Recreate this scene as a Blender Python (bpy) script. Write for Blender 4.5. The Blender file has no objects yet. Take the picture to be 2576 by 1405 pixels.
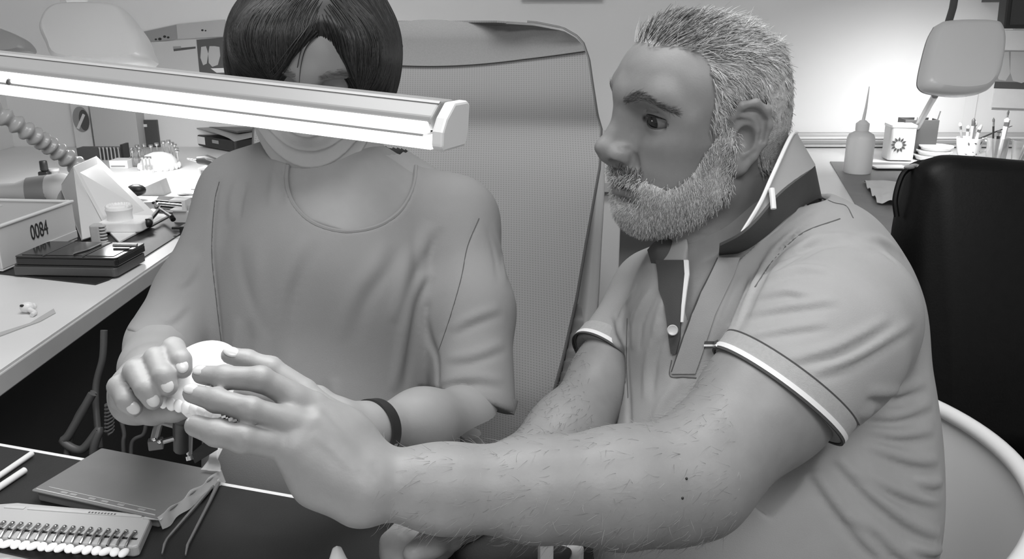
import bpy, bmesh, math, random
import numpy as np
from mathutils import Vector, Matrix, Euler
R = math.radians
random.seed(4); rng = np.random.default_rng(4)
scene = bpy.context.scene
C = scene.collection

# ------------------------------------------------------------------ camera
FPX, CX, CY = 2150.0, 1288.0, 702.5
CAM_Z, PITCH = 1.32, R(17.0)
cam = bpy.data.cameras.new('camera'); cam_o = bpy.data.objects.new('camera', cam); C.objects.link(cam_o)
cam_o.location = (0, 0, CAM_Z); cam_o.rotation_euler = (R(90) - PITCH, 0, 0)
cam.sensor_width = 36.0; cam.lens = 36.0 * FPX / 2576.0; cam.clip_start = .02; cam.clip_end = 60
scene.camera = cam_o
_sp, _cp = math.sin(PITCH), math.cos(PITCH)

# ------------------------------------------------------------------ world, lights, exposure
scene.view_settings.view_transform = 'Standard'; scene.view_settings.look = 'None'
scene.view_settings.gamma = 1.0; scene.view_settings.use_curve_mapping = False
scene.view_settings.exposure = 0.30
w = bpy.data.worlds.new('world'); scene.world = w; w.use_nodes = True
w.node_tree.nodes['Background'].inputs[0].default_value = (1, 1, 1, 1)
w.node_tree.nodes['Background'].inputs[1].default_value = 0.42
def area_light(name, loc, rot, sx, sy, power):
    l = bpy.data.lights.new(name, 'AREA'); l.shape = 'RECTANGLE'; l.size = sx; l.size_y = sy; l.energy = power
    o = bpy.data.objects.new(name, l); C.objects.link(o); o.location = loc; o.rotation_euler = rot
    return o
area_light('ceiling_panel_light', (-.1, 1.0, 2.56), (0, 0, 0), 1.2, .6, 17.0)
area_light('ceiling_panel_light', (.4, -0.6, 2.56), (0, 0, 0), 1.2, .6, 24.0)

try:
    scene.cycles.max_bounces = 6; scene.cycles.diffuse_bounces = 3; scene.cycles.transparent_max_bounces = 6
except Exception: pass
# ------------------------------------------------------------------ helpers
def P(px, py, d):
    """photo pixel + depth along the optical axis -> world point"""
    r = (px - CX) / FPX * d; u = -(py - CY) / FPX * d
    return Vector((r, d * _cp + u * _sp, CAM_Z - d * _sp + u * _cp))
def PZ(px, py, z):
    u = -(py - CY) / FPX
    d = (z - CAM_Z) / (-_sp + u * _cp)
    return P(px, py, d)
def PY(px, py, y):
    u = -(py - CY) / FPX
    return P(px, py, y / (_cp + u * _sp))
def srgb(v):
    v /= 255.0
    return v / 12.92 if v <= .04045 else ((v + .055) / 1.055) ** 2.4

def mat(name, v, rough=.5, var=0.0, vscale=20.0, bump=0.0, bscale=200.0, metal=0.0, spec=.5, trans=0.0, alpha=1.0, emit=0.0, sss=0.0, coat=0.0):
    m = bpy.data.materials.new(name); m.use_nodes = True
    nt = m.node_tree; b = nt.nodes['Principled BSDF']
    c = srgb(v)
    b.inputs['Base Color'].default_value = (c, c, c, 1)
    b.inputs['Roughness'].default_value = rough; b.inputs['Metallic'].default_value = metal
    b.inputs['Specular IOR Level'].default_value = spec
    b.inputs['Transmission Weight'].default_value = trans; b.inputs['Alpha'].default_value = alpha
    if coat: b.inputs['Coat Weight'].default_value = coat
    if sss:
        b.inputs['Subsurface Weight'].default_value = sss; b.inputs['Subsurface Radius'].default_value = (1, 1, 1); b.inputs['Subsurface Scale'].default_value = .004
    if emit:
        b.inputs['Emission Color'].default_value = (1, 1, 1, 1); b.inputs['Emission Strength'].default_value = emit
    tc = nt.nodes.new('ShaderNodeTexCoord')
    if var:
        n = nt.nodes.new('ShaderNodeTexNoise'); n.inputs['Scale'].default_value = vscale; n.inputs['Detail'].default_value = 4
        nt.links.new(tc.outputs['Object'], n.inputs['Vector'])
        r = nt.nodes.new('ShaderNodeMapRange'); r.inputs['From Min'].default_value = .3; r.inputs['From Max'].default_value = .7
        r.inputs['To Min'].default_value = c * (1 - var); r.inputs['To Max'].default_value = c * (1 + var)
        nt.links.new(n.outputs['Fac'], r.inputs['Value']); nt.links.new(r.outputs['Result'], b.inputs['Base Color'])
    if bump:
        n2 = nt.nodes.new('ShaderNodeTexNoise'); n2.inputs['Scale'].default_value = bscale; n2.inputs['Detail'].default_value = 3
        nt.links.new(tc.outputs['Object'], n2.inputs['Vector'])
        bp = nt.nodes.new('ShaderNodeBump'); bp.inputs['Strength'].default_value = bump; bp.inputs['Distance'].default_value = .002
        nt.links.new(n2.outputs['Fac'], bp.inputs['Height']); nt.links.new(bp.outputs['Normal'], b.inputs['Normal'])
    return m

class MB:
    def __init__(s): s.v = []; s.f = []; s.m = Matrix.Identity(4)
    def frame(s, loc=(0, 0, 0), rot=None, rz=0.0):
        s.m = Matrix.Translation(Vector(loc)) @ (rot.to_4x4() if rot is not None else Matrix.Rotation(rz, 4, 'Z')); return s
    def add(s, vs, fs):
        n = len(s.v); s.v += [s.m @ Vector(p) for p in vs]; s.f += [tuple(i + n for i in f) for f in fs]; return s
    def box(s, x0, x1, y0, y1, z0, z1):
        return s.add([(x0,y0,z0),(x1,y0,z0),(x1,y1,z0),(x0,y1,z0),(x0,y0,z1),(x1,y0,z1),(x1,y1,z1),(x0,y1,z1)],
                     [(0,3,2,1),(4,5,6,7),(0,1,5,4),(1,2,6,5),(2,3,7,6),(3,0,4,7)])
    def prism(s, poly, z0, z1):
        n = len(poly)
        a = sum(poly[i][0]*poly[(i+1)%n][1] - poly[(i+1)%n][0]*poly[i][1] for i in range(n))
        if a < 0: poly = poly[::-1]
        vs = [(p[0], p[1], z0) for p in poly] + [(p[0], p[1], z1) for p in poly]
        fs = [tuple(range(n))[::-1], tuple(range(n, 2*n))] + [(i, (i+1) % n, n + (i+1) % n, n + i) for i in range(n)]
        return s.add(vs, fs)
    def lathe(s, prof, n=24):
        vs = []; fs = []
        for (r, z) in prof:
            for k in range(n):
                a = 2*math.pi*k/n; vs.append((r*math.cos(a), r*math.sin(a), z))
        for i in range(len(prof)-1):
            for k in range(n):
                k2 = (k+1) % n; fs.append((i*n+k, i*n+k2, (i+1)*n+k2, (i+1)*n+k))
        if prof[0][0] > 1e-6: fs.append(tuple(range(n))[::-1])
        if prof[-1][0] > 1e-6: fs.append(tuple((len(prof)-1)*n + k for k in range(n)))
        return s.add(vs, fs)
    def tube(s, pts, r, n=10, cap=True):
        pts = [Vector(p) for p in pts]; m = len(pts)
        rr = list(r) if hasattr(r, '__len__') else [r]*m
        t0 = (pts[1]-pts[0]).normalized(); up = Vector((0,0,1)) if abs(t0.z) < .9 else Vector((1,0,0))
        u = t0.cross(up).normalized(); vs = []; fs = []
        for i in range(m):
            t = (pts[min(i+1,m-1)] - pts[max(i-1,0)]).normalized()
            u = (u - t*u.dot(t)).normalized(); v = t.cross(u)
            for k in range(n):
                a = 2*math.pi*k/n; vs.append(pts[i] + (u*math.cos(a) + v*math.sin(a))*rr[i])
        for i in range(m-1):
            for k in range(n):
                k2 = (k+1) % n; fs.append((i*n+k, i*n+k2, (i+1)*n+k2, (i+1)*n+k))
        if cap: fs.append(tuple(range(n))[::-1]); fs.append(tuple((m-1)*n+k for k in range(n)))
        return s.add(vs, fs)
    def ball(s, c, r, nu=12, nv=8):
        rx, ry, rz = r if hasattr(r, '__len__') else (r, r, r)
        vs = [(c[0], c[1], c[2]-rz)]; fs = []
        for i in range(1, nv):
            p = math.pi*i/nv
            for k in range(nu):
                a = 2*math.pi*k/nu; vs.append((c[0]+rx*math.sin(p)*math.cos(a), c[1]+ry*math.sin(p)*math.sin(a), c[2]-rz*math.cos(p)))
        vs.append((c[0], c[1], c[2]+rz)); L = len(vs)-1
        for k in range(nu):
            k2 = (k+1) % nu; fs.append((0, 1+k2, 1+k)); fs.append((L, L-nu+k, L-nu+k2))
            for i in range(nv-2): a = 1+i*nu; fs.append((a+k, a+k2, a+nu+k2, a+nu+k))
        return s.add(vs, fs)
    def grid(s, fn, nu, nv, thick=0.0, closed_u=False):
        """surface fn(u,v) u,v in 0..1 ; optional solid thickness along the normal"""
        pts = [[Vector(fn(i/(nu-(0 if closed_u else 1)), j/(nv-1))) for j in range(nv)] for i in range(nu)]
        idx = lambda i, j: (i % nu)*nv + j
        vs = [p for row in pts for p in row]; fs = []
        ni = nu if closed_u else nu-1
        for i in range(ni):
            for j in range(nv-1): fs.append((idx(i,j), idx(i+1,j), idx(i+1,j+1), idx(i,j+1)))
        if thick:
            N = len(vs); nrm = []
            for i in range(nu):
                for j in range(nv):
                    a = pts[(i+1) % nu if closed_u else min(i+1,nu-1)][j] - pts[(i-1) % nu if closed_u else max(i-1,0)][j]
                    b = pts[i][min(j+1,nv-1)] - pts[i][max(j-1,0)]
                    nrm.append(a.cross(b).normalized() if a.cross(b).length > 1e-12 else Vector((0,0,1)))
            vs = vs + [p - n*thick for p, n in zip(vs, nrm)]
            fs += [tuple(x+N for x in f[::-1]) for f in fs[:]]
            for i in range(ni):
                fs.append((idx(i,0), N+idx(i,0), N+idx(i+1,0), idx(i+1,0))); fs.append((idx(i+1,nv-1), N+idx(i+1,nv-1), N+idx(i,nv-1), idx(i,nv-1)))
            if not closed_u:
                for j in range(nv-1):
                    fs.append((idx(0,j+1), N+idx(0,j+1), N+idx(0,j), idx(0,j))); fs.append((idx(nu-1,j), N+idx(nu-1,j), N+idx(nu-1,j+1), idx(nu-1,j+1)))
        return s.add(vs, fs)
    def obj(s, name, m, parent=None, smooth=False, bevel=0.0, bseg=2, angle=40):
        me = bpy.data.meshes.new(name); me.from_pydata([tuple(p) for p in s.v], [], s.f); me.validate()
        if m: me.materials.append(m)
        o = bpy.data.objects.new(name, me); C.objects.link(o)
        if smooth:
            me.shade_smooth()
            if hasattr(me, 'set_sharp_from_angle'): me.set_sharp_from_angle(angle=R(angle))
        if bevel:
            b = o.modifiers.new('bevel', 'BEVEL'); b.width = bevel; b.segments = bseg; b.limit_method = 'ANGLE'; b.angle_limit = R(35)
        return attach(o, parent)
def attach(o, parent):
    if parent is not None:
        o.parent = parent; o.matrix_parent_inverse = Matrix.Translation(parent.location).inverted() if parent.type == 'EMPTY' else Matrix.Identity(4)
    return o
def tag(o, label=None, cat=None, group=None, kind=None):
    if label: o['label'] = label
    if cat: o['category'] = cat
    if group: o['group'] = group
    if kind: o['kind'] = kind
    return o
def thing(name, label, cat, loc, group=None):
    e = bpy.data.objects.new(name, None); e.empty_display_size = .05; C.objects.link(e); e.location = loc
    return tag(e, label, cat, group)
def rr(x0, x1, y0, y1, r, n=5):
    """rounded rectangle polygon"""
    out = []
    for cx, cy, a0 in ((x1-r, y0+r, -90), (x1-r, y1-r, 0), (x0+r, y1-r, 90), (x0+r, y0+r, 180)):
        for k in range(n+1):
            a = R(a0 + 90*k/n); out.append((cx + r*math.cos(a), cy + r*math.sin(a)))
    return out
def text_mesh(name, s, size, m, parent, mw, extrude=.0003):
    cu = bpy.data.curves.new(name, 'FONT'); cu.body = s; cu.size = size; cu.extrude = extrude; cu.align_x = 'CENTER'; cu.align_y = 'CENTER'
    t = bpy.data.objects.new(name, cu); C.objects.link(t)
    dg = bpy.context.evaluated_depsgraph_get(); me = bpy.data.meshes.new_from_object(t.evaluated_get(dg))
    bpy.data.objects.remove(t); me.transform(mw); me.materials.clear(); me.materials.append(m); me.name = name
    o = bpy.data.objects.new(name, me); C.objects.link(o); return attach(o, parent)
def basis(x, y, z):
    return Matrix((Vector(x), Vector(y), Vector(z))).transposed()
def bez(pts, n=40):
    """Catmull-Rom through points"""
    pts = [Vector(p) for p in pts]; out = []
    q = [pts[0]*2-pts[1]] + pts + [pts[-1]*2-pts[-2]]
    segs = len(pts)-1
    for k in range(n+1):
        t = k/n*segs; i = min(int(t), segs-1); t -= i; a, b, c, d = q[i:i+4]
        out.append(.5*((2*b) + (c-a)*t + (2*a-5*b+4*c-d)*t*t + (3*b-a-3*c+d)*t**3))
    return out

# ------------------------------------------------------------------ materials (the photograph is monochrome: every colour is a grey)
M = {}
M['wall'] = mat('wall_paint', 232, .8, .03, 3, .03, 300)
M['floor'] = mat('floor_vinyl', 40, .5, .2, 6)
M['desk'] = mat('white_laminate', 226, .35, .02, 8)
M['desk_edge'] = mat('laminate_edge', 190, .45, .02, 30)
M['mat_dark'] = mat('dark_rubber_mat', 36, .45, .15, 25, .08, 500)
M['mat_grey'] = mat('grey_desk_mat', 128, .5, .08, 14)
M['white'] = mat('white_plastic', 232, .35)
M['offwhite'] = mat('offwhite_plastic', 212, .4)
M['paper'] = mat('paper', 222, .8, .02, 40)
M['grey'] = mat('grey_plastic', 150, .45)
M['lgrey'] = mat('light_grey_plastic', 186, .4)
M['lampshade'] = mat('lamp_shade_grey', 224, .3)
M['dgrey'] = mat('dark_grey_plastic', 82, .45)
M['black'] = mat('black_plastic', 34, .4)
M['blackleather'] = mat('black_leather', 7, .5, .3, 60, .10, 260, spec=.25)
M['gloss'] = mat('black_gloss', 42, .12)
M['chrome'] = mat('chrome', 205, .18, metal=1.0)
M['steel'] = mat('steel', 190, .3, metal=1.0)
M['plaster'] = mat('white_plaster', 246, .75, .02, 60, .1, 400)
M['plaster_grey'] = mat('grey_plaster', 190, .8, .04, 60, .1, 400)
M['glass'] = mat('clear_plastic', 236, .08, trans=.85)
M['film'] = mat('clear_film', 225, .15, alpha=.38)
M['dark_panel'] = mat('dark_cabinet', 52, .6)  # even dark grey of the cabinet panels below the benches
# ------------------------------------------------------------------ the room
ZD = .86            # bench height
YW = 3.2            # back wall
XL = -1.86          # left wall
XR = 2.6
def struct(o): o['kind'] = 'structure'; return o
struct(MB().box(XL-.1, XR+.1, -2.0, YW+.1, -.1, 0).obj('floor', M['floor']))
struct(MB().box(XL-.1, XR+.1, YW, YW+.1, 0, 2.6).obj('wall_back', M['wall']))
struct(MB().box(XL-.1, XL, -2.0, YW, 0, 2.6).obj('wall_left', M['wall']))
struct(MB().box(XR, XR+.1, -2.0, YW, 0, 2.6).obj('wall_right', M['wall']))
struct(MB().box(XL-.1, XR+.1, -2.0, YW+.1, 2.6, 2.7).obj('ceiling', M['wall']))

# left L-shaped bench : along the left wall and along the back wall to behind the woman's chair
t = thing('workbench', 'white laminate workbench along the left wall with dark cabinet below', 'workbench', (-1.2, 1.6, 0))
XE = -.70
MB().prism([(XL+.002, .98), (XE, .98), (XE, 2.35), (-.2, 2.35), (-.2, YW-.002), (XL+.002, YW-.002)], ZD-.004, ZD).obj('bench_top', M['desk'], t)
MB().prism([(XL+.002, .98), (XE+.002, .98), (XE+.002, 2.348), (-.2, 2.348), (-.2, YW-.002), (XL+.002, YW-.002)], ZD-.034, ZD-.004).obj('bench_edge', M['desk_edge'], t, bevel=.002)
MB().box(XE-.10, XE-.08, 1.0, 2.9, .0, ZD-.034).obj('cabinet_panel', M['dark_panel'], t)
MB().box(XE-.08, -.22, 2.6, 2.62, .0, ZD-.034).obj('cabinet_panel', M['dark_panel'], t)
# right bench : along the back wall and coming forward on the right
t = thing('workbench', 'white laminate workbench along the back wall behind the bearded man', 'workbench', (1.2, 2.6, 0))
MB().prism([(.22, 2.5), (.72, 2.5), (.72, 1.55), (XR-.002, 1.55), (XR-.002, YW-.002), (.22, YW-.002)], ZD-.004, ZD).obj('bench_top', M['desk'], t)
MB().prism([(.22, 2.498), (.718, 2.498), (.718, 1.548), (XR-.002, 1.548), (XR-.002, YW-.002), (.22, YW-.002)], ZD-.034, ZD-.004).obj('bench_edge', M['desk_edge'], t, bevel=.002)
MB().box(.245, .33, 2.53, 2.60, 0, ZD-.034).obj('bench_leg', M['white'], t, bevel=.004)
MB().box(.75, .77, 1.6, 3.1, 0, ZD-.034).obj('cabinet_panel', M['dark_panel'], t)
# drawer unit and dark bag seen between the mesh chair and the post
t = thing('tool_case', 'tall dark tool case with a clip beside the white bench post', 'case', (.16, 2.3, 0))
MB().prism(rr(.06, .24, 2.25, 2.42, .02), 0, .60).obj('body', M['black'], t, bevel=.006)
MB().prism(rr(.10, .20, 2.28, 2.38, .015), .60, .80).obj('tool_bundle', M['dgrey'], t, bevel=.004)
b = MB(); b.frame((.165, 2.262, .63)); b.lathe([(.012, 0), (.016, .006), (.012, .012), (.012, .03), (.016, .036), (.010, .045)], 14); b.obj('clip', M['chrome'], t, True)
# cable trunking on the back wall, right side
t = thing('cable_trunking', 'grey cable trunking running along the wall above the back bench', 'trunking', (1.4, YW-.02, ZD))
MB().box(.3, 2.55, YW-.04, YW-.001, ZD+.004, ZD+.055).obj('channel', M['lgrey'], t, bevel=.004)
MB().box(.3, 2.55, YW-.046, YW-.04, ZD+.018, ZD+.026).obj('ridge', M['grey'], t)
MB().box(.3, 2.55, YW-.046, YW-.04, ZD+.036, ZD+.042).obj('ridge', M['white'], t)
# ------------------------------------------------------------------ things on the left bench
def onp(px, py, z=ZD): return PZ(px, py, z)
# dark mat under the box and the cases
q = [onp(*p) for p in ((-260, 650), (0, 690), (240, 717), (275, 705), (478, 575), (520, 505), (150, 520), (-200, 540))]
m = MB().prism([(v.x, v.y) for v in q], ZD, ZD+.003).obj('bench_mat', M['mat_dark'], None)
tag(m, 'dark rubber mat on the left bench under the numbered box', 'mat')

# numbered storage box (open tray)
t = thing('storage_box', 'white open box numbered 0084 on the left bench', 'box', onp(60, 640))
A = onp(8, 683, ZD+.004); B = onp(196, 603, ZD+.004)
ex = (B-A); L = ex.length; ex.normalize(); ey = Vector((-ex.y, ex.x, 0)); rot = basis(ex, ey, (0,0,1))
H = .085; W = .30
b = MB(); b.frame(A, rot)
b.box(0, L, 0, W, 0, .004)
b.box(0, L, 0, .004, .004, H); b.box(0, L, W-.004, W, .004, H); b.box(0, .004, .004, W-.004, .004, H); b.box(L-.004, L, .004, W-.004, .004, H)
b.obj('tray', M['offwhite'], t, bevel=.0015)
b = MB(); b.frame(A, rot); b.box(-.003, L+.003, -.003, .006, H-.003, H+.002); b.box(-.003, L+.003, W-.006, W+.003, H-.003, H+.002)
b.box(-.003, .006, .006, W-.006, H-.003, H+.002); b.box(L-.006, L+.003, .006, W-.006, H-.003, H+.002); b.obj('rim', M['white'], t, bevel=.0015)
b = MB(); b.frame(A, rot); b.box(L*.55, L-.001, -.002, 0, .006, .022); b.obj('label_ledge', M['offwhite'], t, bevel=.001)
mw = Matrix.Translation(A) @ rot.to_4x4() @ Matrix.Translation((L*.50, -.001, .050)) @ Matrix.Rotation(R(90), 4, 'X') @ Matrix.Diagonal((.82, 1.25, 1, 1))
text_mesh('number_print', '0084', .034, M['black'], t, mw)
# clear bags inside the box
for k, (x0, x1, y0, y1, hh, lab) in enumerate(((.02, L*.55, .02, .14, .062, 'crumpled clear plastic bag at the front of the numbered box'), (.02, L*.6, .16, .28, .072, 'clear plastic bag with a stiff strip at the rear of the numbered box'))):
    def bag(u, v, x0=x0, x1=x1, y0=y0, y1=y1, hh=hh, k=k):
        z = .012 + hh*math.sin(math.pi*min(1, max(0, u)))**.4*math.sin(math.pi*v)**.5 + .006*math.sin(17*u+5*v+k*2)*math.sin(11*v+3*u)
        return (x0+(x1-x0)*u, y0+(y1-y0)*v, z)
    b = MB(); b.frame(A, rot); b.grid(bag, 22, 16); o = b.obj('plastic_bag', M['film'], None, True); tag(o, lab, 'bag')
b = MB(); b.frame(A, rot); b.tube([(-.02, .20, H+.008), (L*.62, .17, H+.006)], .003); b.tube([(-.02, .11, H+.007), (L*.66, .10, H+.006)], .0025); b.tube([(-.02, .25, H+.006), (L*.55, .235, H+.008)], .0025)
tag(b.obj('plastic_sticks', M['film'], None, True), 'thin clear plastic sticks lying across the numbered box', 'sticks')

# two black glossy cases stacked
c1 = onp(38, 692, ZD+.004); c2 = onp(292, 697, ZD+.004); c3 = onp(330, 660, ZD+.004); c4 = onp(118, 637, ZD+.004)
ex = (c2-c1).normalized(); ey = Vector((-ex.y, ex.x, 0)); rot = basis(ex, ey, (0,0,1)); L2 = (c2-c1).length; W2 = .115
t = thing('instrument_case', 'dark grey flat case under the glossy black case by box 0084', 'case', c1)
b = MB(); b.frame(c1, rot); b.prism(rr(-.004, L2+.002, 0, W2, .008), 0, .017); b.obj('shell', M['dgrey'], t, bevel=.002)
b = MB(); b.frame(c1, rot); b.prism(rr(-.002, L2, .001, W2-.002, .008), .017, .0195); b.obj('seam_strip', M['black'], t)
t = thing('instrument_case', 'glossy black flat case with clear lid, topmost by box 0084', 'case', c1+Vector((0,0,.02)))
z0 = .0196
b = MB(); b.frame(c1, rot); b.prism(rr(.002, L2+.004, .002, W2, .007), z0, z0+.013); b.obj('shell', M['gloss'], t, bevel=.0015)
b = MB(); b.frame(c1, rot); b.prism(rr(.002, L2+.004, .002, W2, .007), z0+.0135, z0+.0165); lid_o = b.obj('lid', M['gloss'], t, bevel=.001)
for x0, x1 in ((.012, L2*.28), (L2*.30, L2*.66), (L2*.70, L2-.006)):
    b = MB(); b.frame(c1, rot); b.box(x0, x1, .012, W2-.010, z0+.0166, z0+.0174); b.obj('lid_panel', M['gloss'], lid_o)
for xs in (.29, .68):
    b = MB(); b.frame(c1, rot); b.box(L2*xs-.001, L2*xs+.001, .006, W2-.004, z0+.0166, z0+.018); b.obj('divider', M['dgrey'], lid_o)
b = MB(); b.frame(c1, rot); b.tube(bez([(L2*.56, .015, z0+.019), (L2*.58, .03, z0+.019), (L2*.615, .05, z0+.019), (L2*.625, .09, z0+.019)], 16), .0018); tag(b.obj('dental_probe', M['chrome'], None, True), 'small bent chrome probe lying on the glossy black case', 'probe')
b = MB(); b.tube([onp(285, 617, ZD+.045), onp(345, 618, ZD+.045)], .0028); tag(b.obj('steel_rod', M['steel'], None, True), 'short grey steel rod behind the glossy black case', 'rod')

# white suction hood made of bent sheet : back panel leaning left + base plate
t = thing('suction_hood', 'white bent-sheet suction hood with slanted back panel on the left bench', 'hood', onp(280, 600))
p0 = onp(300, 612, ZD+.004); p1 = onp(420, 545, ZD+.004); p2 = onp(385, 528, ZD+.004); p3 = onp(250, 560, ZD+.004)
b = MB(); b.prism([(p0.x, p0.y), (onp(432, 545, ZD).x, onp(432, 545, ZD).y), (p2.x, p2.y), (p3.x, p3.y)], ZD+.0035, ZD+.0085); b.obj('base_plate', M['plaster'], t, bevel=.001)
q0 = onp(268, 584, ZD+.006); q1 = onp(392, 545, ZD+.006); q2 = P(240, 396, 2.17); q3 = P(182, 422, 1.98)
def slab(name, pts, n, th, m, parent):
    n = Vector(n).normalized()*th
    vs = [Vector(p) for p in pts]; k = len(vs)
    b = MB(); b.add(vs + [v+n for v in vs], [tuple(range(k))[::-1], tuple(range(k, 2*k))] + [(i, (i+1) % k, k+(i+1) % k, k+i) for i in range(k)])
    return b.obj(name, m, parent, bevel=.0012)
nrm = (q1-q0).cross(q3-q0).normalized()
slab('back_panel', [q0, q1, q2, q3], nrm, .006, M['white'], t)
s0 = onp(267, 586, ZD+.006); s1 = onp(205, 606, ZD+.006); s2 = P(150, 470, 2.10); s3 = P(182, 422, 1.985)
slab('side_panel', [s0, s1, s2, s3], (s1-s0).cross(s3-s0), -.005, M['offwhite'], t)
b = MB(); pts = [P(-60, 487, 2.10), P(40, 485, 2.12), P(75, 483, 2.13), P(120, 480, 2.14), P(150, 478, 2.14), P(185, 500, 2.12)]
b.tube(pts, [.022, .025, .036, .040, .044, .046], 24); b.obj('funnel', M['offwhite'], t, True)
b = MB(); b.tube([P(72, 483, 2.13), P(125, 480, 2.14)], [.0365, .0410], 24); b.obj('funnel_sleeve', M['grey'], t, True)
# corrugated hose
pts = bez([P(-160, 190, 1.85), P(-40, 262, 1.9), P(60, 325, 1.96), P(130, 370, 2.03), P(205, 425, 2.10)], 120)
rad = [.0170 + .0040*math.sin(k*2*math.pi/8.6) + .004*k/120 for k in range(121)]
o = MB().tube(pts, rad, 18).obj('ribbed_hose', mat('hose_grey', 176, .25), None, True, angle=80); tag(o, 'ribbed grey flexible hose reaching down to the suction hood', 'hose')

# dental cast on the hood's base with articulator clip
def arch(b, c, R0, th, h, ex, ey, n=14, teeth=True, a0=-20, a1=200):
    ez = ex.cross(ey)
    rot = basis(ex, ey, ez); b.frame(c, rot)
    poly = []
    for k in range(n+1):
        a = R(a0 + (a1-a0)*k/n); poly.append((R0*math.cos(a), R0*1.05*math.sin(a)))
    for k in range(n+1):
        a = R(a1 - (a1-a0)*k/n); poly.append(((R0-th)*math.cos(a), (R0-th)*1.05*math.sin(a)))
    m2 = len(poly)//2
    for i in range(m2-1):
        b.prism([poly[i], poly[i+1], poly[len(poly)-2-i], poly[len(poly)-1-i]], 0, h)
def teeth_row(c, R0, size, h, ex, ey, m, parent, n=14, a0=-15, a1=195, z=0.0):
    ez = ex.cross(ey); rot = basis(ex, ey, ez)
    for k in range(n):
        a = R(a0 + (a1-a0)*k/(n-1)); s = size*(1.25 if k in (0, 1, 2, n-1, n-2, n-3) else (.9 if 5 <= k <= n-6 else 1.0))
        b = MB(); b.frame(c + rot @ Vector((R0*math.cos(a), R0*1.05*math.sin(a), z)), rot @ Matrix.Rotation(a, 3, 'Z'))
        b.ball((0, 0, h*.35), (s*.46, s*.52, h*.75), 8, 6); b.obj('tooth', m, parent, True)
t = thing('dental_cast', 'white plaster dental cast standing on the suction hood base', 'dental cast', onp(312, 575))
c = onp(310, 578, ZD+.0085); X = Vector((1,0,0)); Y = Vector((0,1,0))
b = MB(); b.frame(c); b.prism(rr(-.045, .05, -.025, .055, .012), 0, .022); b.obj('base', M['plaster'], t, bevel=.003)
b = MB(); b.frame(c+Vector((-.008, .01, .022))); b.lathe([(.027, 0), (.026, .012), (.029, .024), (.026, .030), (.0, .026)], 24); b.obj('gum', M['plaster'], t, True)
teeth_row(c+Vector((-.008, .01, .048)), .023, .009, .008, X, Y, M['plaster'], t)
t = thing('articulator_clip', 'black metal articulator clip on the edge of the hood base', 'clip', onp(375, 570))
z = ZD+.03
b = MB(); b.tube([onp(370, 562, z-.012), onp(397, 530, z), onp(402, 525, z), onp(432, 545, z)], .0045, 8); b.obj('bracket', M['black'], t, True)
b = MB(); b.ball(onp(372, 560, z-.008), (.011, .009, .010)); b.obj('knob', M['black'], t, True)
b = MB(); b.tube([onp(428, 540, z), onp(436, 552, z-.008)], .006, 10); b.obj('screw', M['black'], t, True)
# comb-like grey cast leaning beside the hood
t = thing('dental_cast', 'small grey plaster cast standing on edge in front of the hood', 'dental cast', onp(252, 612))
c = onp(252, 614, ZD+.0035)
b = MB(); b.frame(c, rz=.1); b.prism(rr(-.016, .004, -.006, .02, .004), 0, .042); b.obj('base', M['plaster_grey'], t, bevel=.003)
for k in range(6):
    b = MB(); b.frame(c + Vector((.007, .004, .004 + k*.0066)), rz=.1); b.ball((0, 0, .0015), (.0085, .010, .0034), 10, 6); b.obj('tooth', M['plaster_grey'], t, True)

# small black bottle + glass jar
t = thing('lacquer_bottle', 'small black square bottle with tall cap by the left wall', 'bottle', onp(117, 461))
c = onp(117, 461)
b = MB(); b.frame(c); b.prism(rr(-.014, .014, -.014, .014, .004), 0, .036); b.obj('body', M['black'], t, bevel=.003)
b = MB(); b.frame(c); b.lathe([(.008, .036), (.011, .040), (.0105, .064), (.009, .066), (0, .066)], 16); b.obj('cap', M['black'], t, True)
b = MB(); b.frame(c); b.box(-.011, .011, -.0148, -.0141, .008, .026); b.obj('label', M['grey'], t)
t = thing('glass_jar', 'small clear jar beside the black bottle', 'jar', onp(138, 458))
c = onp(139, 458); b = MB(); b.frame(c); b.lathe([(.014, 0), (.015, .004), (.015, .034), (.0135, .034), (.0135, .005), (0, .005)], 20); b.obj('jar_body', M['glass'], t, True)
b = MB(); b.frame(c); b.lathe([(.0155, .034), (.0155, .040), (0, .040)], 20); b.obj('lid', M['lgrey'], t, True)

# white carton with oval print, white carton, standing folder
def carton(label, px0, px1, py, h, depth, m, yaw=0.0, extra=None):
    a = onp(px0, py); bb = onp(px1, py); t = thing('carton', label, 'box', a)
    b = MB(); b.frame(a, rz=yaw); wd = (bb-a).length; b.box(0, wd, 0, depth, 0, h); b.obj('body', m, t, bevel=.0015)
    return t, a, wd
t, a, wd = carton('white carton with an oval printed mark below the lamp tube', 192, 236, 372, .20, .10, M['paper'])
b = MB(); b.frame(a + Vector((wd*.52, -.0015, .105)), basis((1,0,0), (0,0,1), (0,-1,0)))
pl = [(.030*math.cos(2*math.pi*k/30), .046*math.sin(2*math.pi*k/30)) for k in range(30)]
b.prism(pl, 0, .001); b.obj('oval_mark', M['grey'], t)
b = MB(); b.frame(a + Vector((wd*.52+.008, -.0028, .102)), basis((1,0,0), (0,0,1), (0,-1,0)))
b.prism([(.018*math.cos(2*math.pi*k/24)+.003, .038*math.sin(2*math.pi*k/24)) for k in range(24)], 0, .0006); b.obj('oval_mark_inner', M['dgrey'], t)
b = MB(); b.frame(a + Vector((wd*.5, -.0038, .098)), basis((.5,0,.87), (-.87,0,.5), (0,-1,0)))
b.box(-.03, .03, -.006, .004, 0, .0006); b.obj('oval_mark_streak', M['paper'], t)
t, a, wd = carton('plain pale carton standing next to the carton with the oval mark', 240, 352, 376, .155, .09, mat('pale_card', 196, .7))
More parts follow.
